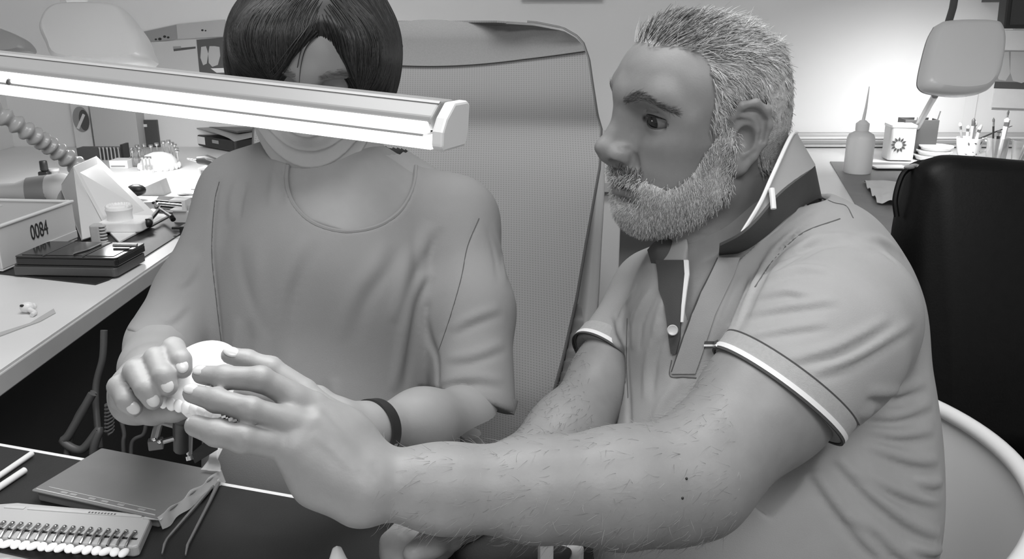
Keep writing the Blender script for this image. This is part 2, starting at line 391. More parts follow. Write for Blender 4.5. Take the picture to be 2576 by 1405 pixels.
t, a, wd = carton('dark grey slab standing behind the pale carton', 350, 402, 370, .10, .02, M['dgrey'])
b = MB(); b.frame(a); b.box(.012, .04, -.004, 0, .075, .085); b.obj('tab', M['white'], t)
# dark rack with steel burs
t = thing('bur_rack', 'dark grey rack holding slim steel burs below the cartons', 'rack', onp(200, 410))
a = onp(196, 402); b = MB(); b.frame(a); b.box(0, .15, 0, .045, 0, .040); b.obj('block', M['dgrey'], t, bevel=.002)
b = MB(); b.frame(a); b.box(.150, .158, -.002, .047, 0, .052); b.obj('end_plate', M['black'], t)
for k in range(6):
    b = MB(); b.frame(a + Vector((.082 + k*.0125, -.006, 0))); b.lathe([(.0035, 0), (.0035, .036), (.0048, .040), (.0048, .044), (0, .045)], 10); b.obj('bur', M['chrome'], t, True)
# white small box with a slot
t, a, wd = carton('small white box with a grey slot beside the pin stands', 276, 322, 424, .026, .06, M['white'])
b = MB(); b.frame(a); b.box(.006, wd-.008, -.0012, 0, .006, .010); b.obj('slot', M['grey'], t)

# pinned cast models : dome cast with pins, and pin stands
def pin(b, x, y, z, h, r=.0045):
    m0 = b.m.copy(); b.m = m0 @ Matrix.Translation((x, y, z))
    b.lathe([(r*.45, 0), (r*.5, h*.82), (r*1.5, h*.84), (r*1.6, h*.90), (r*1.5, h), (0, h)], 10); b.m = m0
t = thing('dental_cast', 'large pale plaster cast with a ring of steel pins', 'dental cast', onp(400, 425))
c = onp(402, 424)
b = MB(); b.frame(c); b.lathe([(.058, 0), (.060, .010), (.054, .028), (.040, .044), (.018, .052), (0, .053)], 28); b.obj('cast_body', mat('pale_plaster', 226, .8, .03, 50, .1, 300), t, True)
for k in range(14):
    a = R(-200 + k*17); b = MB(); b.frame(c + Vector((.060*math.cos(a), .060*math.sin(a), .004)), rz=a); b.ball((0, 0, .006), (.006, .0065, .010), 8, 6); b.obj('tooth', M['plaster'], t, True)
for x, y, h in ((-.02, .045, .062), (0, .052, .070), (.018, .05, .074), (.03, .045, .066), (.042, .036, .060), (.052, .022, .048), (.060, .004, .040), (-.035, .035, .056)):
    b = MB(); b.frame(c); pin(b, x, y, .026, h*.8); b.obj('pin', M['chrome'], t, True)
t = thing('pin_stand', 'clear plastic stand holding steel pins beside the pale plaster cast', 'stand', onp(350, 415))
c = onp(352, 416)
b = MB(); b.frame(c); b.lathe([(.030, 0), (.030, .028), (.027, .028), (.027, .004), (0, .004)], 20); b.obj('cup', M['glass'], t, True)
for x, y, h in ((-.02, .0, .055), (-.008, .015, .062), (.005, .0, .058), (.016, .012, .066), (.01, -.014, .05), (-.012, -.016, .048)):
    b = MB(); b.frame(c); pin(b, x, y, .004, h); b.obj('pin', M['chrome'], t, True)
t = thing('pin_stand', 'low pin block with three steel pins in front of the plaster cast', 'stand', onp(372, 437))
c = onp(371, 436); b = MB(); b.frame(c); b.prism(rr(-.018, .018, -.012, .012, .003), 0, .010); b.obj('block', M['white'], t)
for x in (-.011, 0, .011):
    b = MB(); b.frame(c); pin(b, x, 0, .010, .042); b.obj('pin', M['steel'], t, True)

# black digital scale with grey lid
t = thing('bench_scale', 'black bench scale with sloping grey lid and white sticker', 'scale', onp(500, 380))
a = onp(408, 352); bb = onp(592, 386); ex = (bb-a).normalized(); ey = Vector((-ex.y, ex.x, 0)); rot = basis(ex, ey, (0,0,1)); L3 = (bb-a).length
b = MB(); b.frame(a, rot); b.prism(rr(0, L3, 0, .20, .012), .004, .045); b.obj('body', M['black'], t, bevel=.005)
prof = lambda u: .046 + .030*math.sin(math.pi*min(1, u*1.02))**.7
b = MB(); b.frame(a, rot); b.grid(lambda u, v: (L3*(.0 + u), .0 + .20*v, .046 + (.024*math.sin(math.pi*u)**.6)*(1-.0*v) + .020*v), 18, 6, thick=.004); b.obj('lid', M['grey'], t, True)
b = MB(); b.frame(a, rot); b.box(L3*.45, L3*.95, .03, .12, .066, .074); b.obj('display', M['dgrey'], t, bevel=.003)
b = MB(); b.frame(a, rot); b.box(L3*.40, L3*.62, -.0015, 0, .012, .040); b.obj('sticker', M['white'], t)
b = MB(); b.frame(a, rot); b.box(L3*.72, L3*.80, -.0015, 0, .024, .036); b.obj('logo_plate', M['grey'], t)
for x in (.02, L3-.02):
    for y in (.02, .18): b = MB(); b.frame(a, rot); b.m = b.m @ Matrix.Translation((x, y, 0)); b.lathe([(.010, 0), (.010, .005)], 12); b.obj('foot', M['black'], t)
t, a, wd = carton('small white plug box at the right end of the black scale', 600, 630, 379, .022, .03, M['white'])

# wax carver on its white support block, spatulas and an open tray
t = thing('handpiece_rest', 'white angled rest block under the dark handpiece', 'rest', onp(520, 470))
c = onp(503, 474); b = MB(); b.frame(c, rz=-.1)
b.prism([(0, 0), (.09, 0), (.09, .06), (0, .06)], 0, .012)
b.add([(.005,0,.012),(.035,0,.012),(.030,.0,.062),(.0,.0,.058),(.005,.05,.012),(.035,.05,.012),(.030,.05,.062),(.0,.05,.058)], [(0,1,2,3),(7,6,5,4),(0,4,5,1),(1,5,6,2),(2,6,7,3),(3,7,4,0)])
b.obj('block', M['white'], t, bevel=.002)
b = MB(); b.frame(c, rz=-.1); b.box(.008, .034, -.0008, 0, .016, .052); b.obj('grey_face', M['grey'], t)
t = thing('handpiece', 'dark handpiece with thin metal tip lying on the white rest', 'handpiece', c)
b = MB(); p = [P(500, 402, 2.30), P(520, 402, 2.29), P(560, 416, 2.27), P(600, 428, 2.25), P(640, 440, 2.23)]
b.tube(p, [.011, .014, .013, .011, .011], 14); b.obj('grip', M['dgrey'], t, True)
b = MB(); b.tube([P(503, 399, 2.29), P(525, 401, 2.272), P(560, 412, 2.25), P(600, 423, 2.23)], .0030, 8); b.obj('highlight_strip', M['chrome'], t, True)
b = MB(); b.tube([P(503, 404, 2.30), P(488, 402, 2.31), P(472, 399, 2.32)], [.005, .0035, .0022], 10); b.obj('tip', M['chrome'], t, True)
t = thing('mixing_spoon', 'thin steel spoon lying on the bench near the woman\'s sleeve', 'spoon', onp(470, 490))
b = MB(); b.ball(onp(460, 488, ZD+.004), (.017, .008, .003)); b.obj('bowl', M['grey'], t, True)
b = MB(); b.tube([onp(471, 488, ZD+.004), onp(560, 492, ZD+.004)], .003, 8); b.obj('handle', M['steel'], t, True)
for k, (y0, lab) in enumerate(((476, 'thin steel spatula behind the spoon on the left bench'), (500, 'thin steel spatula in front of the spoon on the left bench'))):
    b = MB(); b.tube([onp(482 - k*30, y0, ZD+.004), onp(570, y0+8, ZD+.004)], [.002, .004], 8); tag(b.obj('spatula', M['steel'], None, True), lab, 'spatula')
t = thing('instrument_tray', 'dark instrument tray with metal rods beside the woman\'s sleeve', 'tray', onp(450, 540))
q = [onp(*p) for p in ((388, 522), (400, 545), (520, 552), (540, 512), (400, 505))]
b = MB(); b.prism([(v.x, v.y) for v in q], ZD+.0005, ZD+.014); b.obj('tray_body', M['dgrey'], t, bevel=.003)
for k, yy in enumerate((510, 516, 523)):
    b = MB(); b.tube([onp(385+k*6, yy, ZD+.019), onp(392+k*6, yy-5, ZD+.019), onp(530, yy+6, ZD+.019)], .0034, 8); b.obj('rod', M['black'] if k != 1 else M['steel'], t, True)
t = thing('small_device', 'small white box device with square opening next to the woman\'s sleeve', 'device', onp(460, 565))
a = onp(437, 562); b = MB(); b.frame(a, rz=-.05); b.box(0, .10, 0, .07, 0, .030); b.obj('body', M['offwhite'], t, bevel=.002)
b = MB(); b.frame(a, rz=-.05); b.box(-.004, .034, -.004, .03, .030, .034); b.box(.026, .034, -.004, .03, .034, .052); b.box(-.004, .034, -.004, .03, .052, .056); b.obj('open_frame', M['white'], t)
b = MB(); b.frame(a, rz=-.05); b.box(.036, .095, .004, .012, .030, .042); b.obj('button_strip', M['plaster_grey'], t)
t = thing('black_block', 'small black block on the mat under the white box device', 'block', onp(465, 592))
a = onp(452, 590, ZD+.0035); b = MB(); b.frame(a); b.box(0, .07, 0, .03, 0, .018); b.obj('block_body', M['black'], t, bevel=.002)
b = MB(); b.frame(a); b.tube([(0, .012, .012), (-.02, .012, .012)], .003, 8); b.obj('pin', M['black'], t)
t = thing('plaster_wedge', 'grey plaster wedge with black scrap beside the suction hood', 'wedge', onp(370, 488))
a = onp(345, 492); b = MB(); b.frame(a); b.add([(0,0,0),(.075,0,0),(.075,.05,0),(0,.05,0),(.012,0,.020),(.065,0,.042),(.065,.05,.042),(.012,.05,.020)], [(0,3,2,1),(4,5,6,7),(0,1,5,4),(1,2,6,5),(2,3,7,6),(3,0,4,7)]); b.obj('wedge_body', M['plaster_grey'], t, bevel=.002)
o = MB().ball(onp(343, 478, ZD+.025), (.026, .018, .016)).obj('brush_head', M['black'], None, True); tag(o, 'black brush head sticking out behind the slanted hood panel', 'brush')

# earbud and a paper slip at the near end of the left bench
t = thing('earbud', 'white wireless earbud lying on the near end of the left bench', 'earbud', onp(72, 775))
c = onp(68, 772, ZD+.010)
b = MB(); b.frame(c, rz=.4); b.ball((0, 0, 0), (.011, .009, .009), 16, 10); b.ball((.008, .004, -.001), (.006, .006, .006)); b.obj('bud', M['white'], t, True)
b = MB(); b.tube([c+Vector((.006, -.004, -.003)), onp(88, 786, ZD+.005), onp(80, 792, ZD+.004)], [.0042, .004, .0035], 12); b.obj('stem', M['white'], t, True)
b = MB(); b.frame(c, rz=.4); b.ball((-.006, -.006, .005), (.0034, .002, .0024), 10, 6); b.obj('speaker_grille', M['black'], t, True)
t = thing('paper_slip', 'thin creased paper slip on the near end of the left bench', 'paper', onp(60, 810))
q = [onp(*p, ZD+.0012) for p in ((-30, 845), (75, 812), (95, 800), (135, 776), (140, 786), (100, 808), (60, 822), (-20, 852))]
b = MB(); b.prism([(v.x, v.y) for v in q], ZD+.0006, ZD+.0016); b.obj('slip', M['lgrey'], t)

# wall lamp heads on the left, pictures on the back wall
def lamp_head(name_lab, pts, n_dir, th, m):
    pass
t = thing('task_lamp', 'large grey rounded lamp hood above the left bench', 'lamp', PY(250, 60, 2.4))
def hood(outline, d0, tiltx, th, m, parent, name='shade', bev=.012):
    """puffy slab whose outline is given in photo pixels at one depth plane leaning back by tiltx per metre of height"""
    poly = []
    c0 = P(*outline[0], d0)
    pts = [P(px, py, d0) for px, py in outline]
    cen = sum(pts, Vector())/len(pts)
    b = MB(); n = len(pts)
    rings = [(1.0, 0.0), (1.0, .45), (.95, .8), (.84, 1.0)]
    vs = []; 
    fd = Vector((0, _cp, -_sp))
    for s, z in rings:
        for p in pts: vs.append(cen + (p-cen)*s - fd*th*z + fd*tiltx*(p.z-cen.z))
    fs = [tuple(range(n))]
    for i in range(len(rings)-1):
        for k in range(n): fs.append((i*n+k, (i+1)*n+k, (i+1)*n+(k+1) % n, i*n+(k+1) % n))
    fs.append(tuple((len(rings)-1)*n+k for k in range(n))[::-1])
    b.add(vs, fs); return b.obj(name, m, parent, True, angle=50)
def smooth_outline(ctrl, n=40):
    pts = [Vector((x, y, 0)) for x, y in ctrl]; pts.append(pts[0])
    q = bez(pts, n)[:-1]; return [(p.x, p.y) for p in q]
ol = [(118, 70), (120, 40), (132, 18), (160, 8), (230, 6), (270, 9), (296, 14), (320, 32), (360, 78), (385, 110), (400, 140), (412, 180), (300, 190), (190, 178), (150, 130), (125, 92)]
hood(smooth_outline(ol, 64), 2.35, .5, .07, M['lampshade'], t)
b = MB(); b.tube([P(120, 76, 2.36), P(142, 110, 2.36), P(165, 145, 2.36)], .0022, 8); b.obj('shade_seam', M['dgrey'], t, True)
l = bpy.data.lights.new('hood_lamp', 'AREA'); l.shape = 'DISK'; l.size = .20; l.energy = 2.6
lo = bpy.data.objects.new('hood_lamp', l); C.objects.link(lo); lo.location = P(300, 205, 2.33); lo.rotation_euler = (R(12), R(-10), 0); attach(lo, t)
b = MB(); b.tube([P(160, 5, 2.44), P(195, -12, 2.46), P(215, -60, 2.5), P(215, -220, 2.55), P(215, -220, 2.55) + Vector((0, .02, 2.595-P(215, -220, 2.55).z))], [.03, .03, .02, .018, .018], 14); b.obj('lamp_arm', M['lampshade'], t, True)
t = thing('task_lamp', 'grey rounded lamp hood at the left edge behind the tube lamp', 'lamp', PY(30, 110, 2.2))
hood(smooth_outline([(-120, 60), (-60, 50), (0, 72), (50, 92), (82, 112), (98, 138), (60, 150), (-60, 150), (-130, 120)], 48), 2.15, .4, .05, M['grey'], t)
b = MB(); b.tube([P(-90, 70, 2.2), P(-200, -60, 2.3), Vector((XL+.002, P(-200, -60, 2.3).y + .1, P(-200, -60, 2.3).z + .05))], .016, 12); b.obj('lamp_arm', M['grey'], t, True)

def wall_sheet(name, label, cat, quad, m, off=.004, th=.003):
    pts = [PY(px, py, YW-off) for px, py in quad]
    t = thing(name, label, cat, pts[0])
    vs = pts + [p + Vector((0, th, 0)) for p in pts]
    b = MB(); b.add(vs, [(0,1,2,3), (7,6,5,4), (0,4,5,1), (1,5,6,2), (2,6,7,3), (3,7,4,0)]); b.obj('sheet', m, t); return t
def wall_patch(name, quad, m, parent, off):
    pts = [PY(px, py, YW-off) for px, py in quad]; n = len(pts)
    vs = pts + [p + Vector((0, .0006, 0)) for p in pts]
    b = MB(); b.add(vs, [tuple(range(n)), tuple(range(n, 2*n))[::-1]] + [(i, n+i, n+(i+1) % n, (i+1) % n) for i in range(n)]); return b.obj(name, m, parent)
t = wall_sheet('poster', 'grey strip poster with dark dots next to the white card on the wall', 'poster', [(350, 82), (444, 62), (447, 98), (355, 112)], M['grey'])
for (x, y, r) in ((414, 92, 4), (423, 94, 3.4), (402, 98, 4.5), (392, 99, 3)):
    wall_patch('printed_mark', [(x+r*math.cos(a*.7), y+r*.8*math.sin(a*.7)) for a in range(9)], M['black'], t, .0046)
t = wall_sheet('poster', 'white card on the back wall with two small dark dots', 'poster', [(444, 62), (566, 50), (566, 92), (447, 98)], M['lgrey'], .005)
for (x, y, r) in ((509, 76, 3.2), (517, 77, 2.4)):
    wall_patch('printed_mark', [(x+r*math.cos(a*.7), y+r*.8*math.sin(a*.7)) for a in range(9)], M['black'], t, .0056)
t = wall_sheet('notice_sheet', 'white notice sheet with a grey heading line on the back wall', 'notice', [(380, 106), (494, 99), (502, 185), (400, 190)], mat('notice_paper', 200, .8), .0072)
wall_patch('heading_line', [(436, 122), (492, 117), (492, 122), (437, 129)], M['dgrey'], t, .0080)
wall_patch('heading_line', [(435, 117), (455, 116), (456, 121), (436, 123)], M['grey'], t, .0082)
t = wall_sheet('photo_print', 'photograph of large front teeth pinned behind the woman\'s hair', 'photo', [(494, 100), (585, 92), (590, 190), (502, 185)], M['dgrey'], .0095)
for pl in ([(506, 118), (518, 116), (524, 135), (520, 160), (511, 164), (504, 145)], [(527, 116), (540, 116), (552, 118), (554, 140), (548, 163), (534, 168), (525, 158), (524, 135)]):
    wall_patch('printed_tooth', pl, M['lgrey'], t, .0103)
wall_patch('printed_lip', [(530, 172), (585, 170), (588, 182), (545, 183)], M['white'], t, .0103)
# dark picture frame low edge at the top of the frame
t = wall_sheet('wall_shelf', 'dark shelf edge high on the back wall above the mesh chair', 'shelf', [(1310, -60), (1520, -60), (1518, -3), (1312, -3)], M['grey'], .03, .02)
# ------------------------------------------------------------------ things on the right bench and wall
t = thing('desk_mat', 'grey desk mat covering the right bench behind the man\'s shoulder', 'mat', onp(2200, 480))
q = [onp(*p) for p in ((2088, 408), (2160, 530), (2190, 620), (2576, 700), (2576, 440), (2300, 412))]
MB().prism([(v.x, v.y) for v in q], ZD, ZD+.003).obj('mat_sheet', M['mat_grey'], t)
# wash bottle
c = onp(2156, 434, ZD+.0035); t = thing('wash_bottle', 'tall translucent white wash bottle with thin spout', 'bottle', c)
b = MB(); b.frame(c); b.lathe([(.0, 0), (.038, 0), (.041, .004), (.041, .105), (.036, .118), (.018, .128), (.017, .134)], 32); b.obj('body', mat('milky_plastic', 250, .45, trans=.45), t, True)
b = MB(); b.frame(c); b.lathe([(.019, .128), (.020, .132), (.020, .150), (.013, .156), (.009, .160), (0, .160)], 24); b.obj('cap', M['white'], t, True)
b = MB(); b.frame(c); b.tube([(.0, 0, .158), (.004, 0, .20), (.006, 0, .26)], [.005, .0035, .0012], 10); b.obj('spout', M['white'], t, True)
# ceramic pot with flower
c = onp(2258, 400, ZD+.0035); t = thing('ceramic_pot', 'white square pot with a dark printed daisy', 'pot', c)
b = MB(); b.frame(c, rz=-.12); b.prism(rr(-.042, .042, -.03, .05, .012), 0, .115); b.obj('body', M['offwhite'], t, bevel=.003)
b = MB(); b.frame(c, rz=-.12); b.prism(rr(-.044, .044, -.032, .052, .012), .108, .118); b.obj('rim', M['white'], t, bevel=.002)
fr = Matrix.Translation(c) @ Matrix.Rotation(-.12, 4, 'Z') @ Matrix.Translation((-.012, -.0305, .052)) @ Matrix.Rotation(R(90), 4, 'X')
for k in range(12):
    b = MB(); b.m = fr @ Matrix.Rotation(k*math.pi/6, 4, 'Z'); b.prism([(.013, -.0026), (.019, -.0034), (.026, 0), (.019, .0034), (.013, .0026)], 0, .0008); b.obj('petal', M['dgrey'], t)
# dark holder behind with sticks
c = onp(2300, 398, ZD+.0035) + Vector((.02, .05, 0)); t = thing('tool_holder', 'dark box holder with pale sticks behind the daisy pot', 'holder', c)
b = MB(); b.frame(c, rz=-.12)
for x0, x1, y0, y1 in ((-.055, .055, -.04, -.036), (-.055, .055, .036, .04), (-.055, -.051, -.036, .036), (.051, .055, -.036, .036)): b.box(x0, x1, y0, y1, 0, .128)
b.box(-.051, .051, -.036, .036, 0, .004); b.obj('box_body', mat('holder_dark', 66, .5), t, bevel=.001)
for k, (x, y, dx, h) in enumerate(((-.02, .0, .014, .175), (-.008, .01, .016, .17), (.024, .0, .018, .18), (.03, .012, .02, .178))):
    b = MB(); b.frame(c, rz=-.12); b.tube([(x, y, .01), (x+dx, y, h)], .004, 8); o = b.obj('pale_stick', M['white'], None, True)
    tag(o, ['leftmost pale stick in the dark box holder', 'second pale stick from the left in the dark box holder', 'third pale stick from the left in the dark box holder', 'rightmost pale stick in the dark box holder'][k], 'stick', 'pale sticks in the dark box holder')
b = MB(); b.frame(c, rz=-.12); b.tube([(.036, -.01, .01), (.064, -.01, .155)], .0022, 8); tag(b.obj('dark_stick', M['dgrey'], None, True), 'thin dark stick leaning out of the dark box holder', 'stick')
# stacked clear tubs
c = onp(2352, 402, ZD+.0035)
for k in range(3):
    cc = c + Vector((.0 + .004*k, .02, .0155*k)); t = thing('plastic_tub', ['lowest milky tub in the stack beside the daisy pot', 'middle milky tub in the stack beside the daisy pot', 'topmost milky tub in the stack beside the daisy pot'][k], 'tub', cc, 'stacked milky tubs')
    b = MB(); b.frame(cc); b.lathe([(0, 0), (.052 - .003*k, 0), (.055 - .003*k, .009), (.060 - .003*k, .0105), (.060 - .003*k, .0148), (.0, .0148)], 32); b.obj('tub_body', mat('milky_tub', 220, .3), t, True)
# small notebooks / cards below the pot
t = thing('card_stack', 'stack of white cards lying in front of the daisy pot', 'cards', onp(2250, 425))
for k in range(3):
    a = onp(2200 + k*3, 424, ZD+.0035 + k*.003); b = MB(); b.frame(a, rz=-.15 + .06*k); b.box(0, .10, 0, .06, 0, .0028); b.obj('card', M['paper'], t)
# crumpled tissue
t = thing('tissue', 'crumpled white tissue on the grey mat next to the black chair', 'tissue', onp(2230, 500))
cc = [onp(*p, ZD+.004) for p in ((2170, 460), (2262, 462), (2262, 520), (2205, 515))]
def tis(u, v):
    a = cc[0].lerp(cc[1], u); d = cc[3].lerp(cc[2], u); p = a.lerp(d, v); return p + Vector((0, 0, .004 + .016*abs(math.sin(5*u+2*v))*v*u + .012*math.sin(9*v+2*u)**2*(1-u)))
b = MB(); b.grid(tis, 16, 14, thick=.001); b.obj('tissue_sheet', M['paper'], t, True)
# patterned cup with brushes
c = onp(2432, 402, ZD+.0035); t = thing('patterned_cup', 'white handled cup with small dark leaf print', 'cup', c)
b = MB(); b.frame(c); b.lathe([(0, 0), (.024, 0), (.028, .006), (.036, .03), (.039, .055), (.0415, .075), (.0385, .075), (.036, .055), (.033, .03), (.0, .010)], 32); b.obj('bowl', M['white'], t, True)
b = MB(); b.frame(c); b.tube(bez([(.038, -.006, .066), (.056, -.01, .062), (.058, -.01, .040), (.044, -.008, .026), (.034, -.006, .024)], 18), .0042, 10); b.obj('handle', M['white'], t, True)
for (a, z, s, ra) in ((-120, .058, .007, .3), (-60, .062, .007, -.5), (-100, .034, .008, .9), (-70, .026, .006, 0), (-128, .024, .006, 1.2), (-55, .036, .006, .4), (-84, .016, .007, 2.0), (-90, .060, .005, 1.2)):
    r = .0292 + (.0405-.0292)*min(1, max(0, (z-.006)/.06)); aa = R(a)
    b = MB(); b.frame(c + Vector((r*1.02*math.cos(aa), r*1.02*math.sin(aa), z)), Matrix.Rotation(aa, 3, 'Z') @ Matrix.Rotation(R(90), 3, 'Y') @ Matrix.Rotation(ra, 3, 'Z'))
    b.prism([(-s, 0), (0, s*.45), (s, 0), (0, -s*.45)], -.001, .0008); b.obj('leaf_print', M['dgrey'], t)
def brush(c, x, y, dx, dy, h, r, mh, mt, lab, grp, fer=True):
    t = thing('paint_brush', lab, 'brush', c + Vector((x, y, .012)), grp)
    a = c + Vector((x, y, .012)); e = c + Vector((x+dx, y+dy, h)); 
    b = MB(); b.tube([a, a.lerp(e, .8)], [r*.7, r], 8); b.obj('handle', mh, t, True)
    b = MB(); b.tube([a.lerp(e, .8), a.lerp(e, .9)], [r*1.05, r*1.1], 8); b.obj('ferrule', M['steel'], t, True)
    b = MB(); b.tube([a.lerp(e, .9), a.lerp(e, .95), e], [r*1.1, r*1.2, r*.2], 8); b.obj('tip', mt, t, True)
G1 = 'tools in the leaf-print cup'
brush(c, -.012, 0, -.030, 0, .125, .0042, M['grey'], M['white'], 'grey brush with white tip leaning left out of the leaf cup', G1)
brush(c, -.004, .006, -.006, 0, .115, .0045, M['white'], M['white'], 'short white brush at the middle of the leaf cup', G1)
brush(c, .002, -.004, -.002, 0, .140, .005, M['lgrey'], M['dgrey'], 'brush with a dark tip standing tallest in the leaf cup', G1)
brush(c, .010, .004, .004, 0, .128, .0045, M['grey'], M['lgrey'], 'grey brush just right of the tallest brush in the leaf cup', G1)
brush(c, .014, -.002, .012, 0, .112, .005, M['white'], M['white'], 'thick white brush at the right side of the leaf cup', G1)
brush(c, .020, .006, .014, 0, .118, .004, M['white'], M['lgrey'], 'slim white brush rightmost in the leaf cup', G1)
b = MB(); b.tube([c + Vector((.030, 0, .07)), c + Vector((.075, -.01, .095)), c + Vector((.125, -.015, .115))], [.003, .0025, .001], 8); tag(b.obj('dark_probe', M['black'], None, True), 'thin dark probe slanting right out of the leaf cup', 'probe')
# two clear tumblers with brushes
G2 = 'tools in the clear tumblers'
for k, (px, py, lab) in enumerate(((2502, 412, 'clear tumbler full of brushes beside the leaf cup'), (2566, 420, 'clear tumbler at the right edge of the bench'))):
    c = onp(px, py, ZD+.0035); t = thing('clear_tumbler', lab, 'tumbler', c)
    b = MB(); b.frame(c); b.lathe([(0, 0), (.028, 0), (.034, .085), (.032, .085), (.0265, .004), (0, .004)], 28); b.obj('tumbler_body', M['glass'], t, True)
    if k == 0:
        brush(c, -.008, 0, -.020, 0, .150, .0034, M['black'], M['dgrey'], 'thin black brush leaning left in the clear tumbler', G2)
        brush(c, .0, .004, .0, 0, .110, .0055, M['black'], M['dgrey'], 'stubby black brush upright in the clear tumbler', G2)
        brush(c, .008, -.004, .008, 0, .150, .008, M['white'], M['white'], 'wide white brush upright in the clear tumbler', G2)
        brush(c, .014, .006, .006, 0, .175, .003, M['dgrey'], M['dgrey'], 'long thin grey brush tallest in the clear tumbler', G2)
    else:
        brush(c, -.012, 0, .045, 0, .180, .0045, M['lgrey'], M['white'], 'pale brush leaning right in the tumbler at the right edge', G2)
        brush(c, -.006, -.006, .050, 0, .160, .0050, M['dgrey'], M['grey'], 'dark brush leaning right in the tumbler at the right edge', G2)
# gooseneck lamp hood on the right
t = thing('task_lamp', 'grey rounded lamp hood hanging above the brush cups', 'lamp', PY(2410, 150, 2.6))
ol = [(2362, 60), (2385, 50), (2440, 46), (2505, 48), (2522, 60), (2524, 95), (2510, 150), (2490, 200), (2462, 234), (2430, 246), (2380, 250), (2320, 242), (2300, 228), (2300, 205), (2318, 150), (2340, 95)]
hood(smooth_outline(ol, 64), 2.50, .3, .05, M['lampshade'], t)
hood(smooth_outline(ol, 64), 2.505, .3, -.012, M['dgrey'], t, 'shade_back')
b = MB(); b.tube([P(2385, 60, 2.56), P(2397, 20, 2.58), P(2420, -120, 2.62), P(2420, -120, 2.62) + Vector((.12, .02, 2.595-P(2420, -120, 2.62).z))], .011, 12); b.obj('upper_arm', M['dgrey'], t, True)
pb = onp(2330, 392); b = MB(); b.tube([P(2352, 240, 2.62), Vector((pb.x-.01, pb.y+.15, ZD+.002))], .010, 12); b.obj('lower_post', M['lgrey'], t, True)
l = bpy.data.lights.new('hood_lamp', 'AREA'); l.shape = 'DISK'; l.size = .16; l.energy = 2.2; l.spread = R(165)
lo = bpy.data.objects.new('hood_lamp', l); C.objects.link(lo); lo.location = P(2400, 175, 2.66); lo.rotation_euler = (R(38), 0, R(-12)); attach(lo, t)
# posters and monitor at the right edge
t = wall_sheet('photo_print', 'large photograph of teeth with white border on the right wall area', 'photo', [(2527, 76), (2640, 78), (2620, 275), (2494, 270)], M['paper'], .004)
wall_patch('photo_field', [(2521, 126), (2640, 128), (2625, 226), (2500, 222)], M['grey'], t, .0048)
wall_patch('printed_gum', [(2503, 205), (2630, 208), (2625, 226), (2500, 222)], M['dgrey'], t, .0054)
for pl in ([(2514, 132), (2538, 130), (2541, 185), (2530, 203), (2512, 200), (2507, 180)], [(2543, 130), (2590, 130), (2592, 200), (2570, 209), (2548, 203), (2541, 180)]):
    wall_patch('printed_tooth', pl, M['lgrey'], t, .006)
wall_patch('lower_shadow_line', [(2496, 271), (2620, 275), (2620, 279), (2494, 275)], M['grey'], t, .0048)
t = thing('wall_panel', 'white upright wall strip behind the right lamp hood', 'panel', PY(2430, 300, YW))
wall_patch('strip', [(2440, 180), (2470, 180), (2435, 400), (2408, 400)], M['white'], t, .006)
t = thing('monitor', 'black monitor at the top right corner of the picture', 'monitor', PY(2560, 40, 2.9))
a = [PY(px, py, 2.9) for px, py in ((2526, 72), (2700, 72), (2700, -120), (2548, -120))]
vs = a + [p + Vector((0, .05, 0)) for p in a]
b = MB(); b.add(vs, [(0,1,2,3), (7,6,5,4), (0,4,5,1), (1,5,6,2), (2,6,7,3), (3,7,4,0)]); b.obj('casing', M['black'], t, bevel=.004)
a2 = [PY(px, py, 2.898) for px, py in ((2540, 62), (2690, 62), (2690, -110), (2560, -110))]; vs = a2 + [p + Vector((0, .002, 0)) for p in a2]
b = MB(); b.add(vs, [(0,1,2,3), (7,6,5,4), (0,4,5,1), (1,5,6,2), (2,6,7,3), (3,7,4,0)]); b.obj('screen', mat('screen_dark', 58, .2), t)
b = MB(); b.tube([P(2552, 66, 2.95), P(2590, 66, 2.95)], .012, 12); b.obj('hinge', M['grey'], t)
mc = sum(a, Vector())/4; b = MB(); b.box(mc.x-.03, mc.x+.03, 2.95, YW-.002, mc.z-.03, mc.z+.03); b.obj('wall_bracket', M['dgrey'], t)
# ------------------------------------------------------------------ tube lamp in front of the woman
t = thing('tube_lamp', 'long white glowing tube lamp crossing in front of the woman\'s face', 'lamp', P(500, 250, .7))
LK = .775; LR = P(1146, 318, .80*LK); LL = P(-330, 143, 1.02*LK)
ax = (LR-LL).normalized(); wv = Vector((0, -1, 0)); wv = (wv - ax*wv.dot(ax)).normalized(); vv = ax.cross(wv)
if vv.z < 0: vv = -vv
LN = (LR-LL).length
def lampsec(poly, x0, x1, name, m, bev=.0015):
    b = MB(); b.m = Matrix.Translation(LL) @ basis(wv, vv, wv.cross(vv)).to_4x4()
    poly = [(x*LK, y*LK) for x, y in poly]; sgn = 1 if wv.cross(vv).dot(ax) > 0 else -1
    b.prism(poly, sgn*x0, sgn*x1); return b.obj(name, m, t, bevel=bev)
M['tube_glow'] = mat('tube_glow', 250, .4, emit=1.6)
lampsec([(-.034, -.004), (-.034, .0185), (-.028, .0215), (.002, .0215), (.020, .0085), (.022, .002), (.016, -.004)], 0, LN-.012, 'housing', mat('lamp_housing', 158, .35))
lampsec([(.000, .0216), (.004, .0206), (.0056, .0200), (.003, .0222)], 0, LN-.012, 'housing_ridge', M['lgrey'], 0)
lampsec([(.0225, .005), (.0265, -.0035), (.0265, -.0065), (.014, -.0065), (.016, .002)], .0, LN-.014, 'upper_diffuser', M['tube_glow'])
lampsec([(-.030, -.0065), (.0268, -.0068), (.0278, -.0088), (-.030, -.0088)], 0, LN-.016, 'divider_strip', M['grey'], 0)
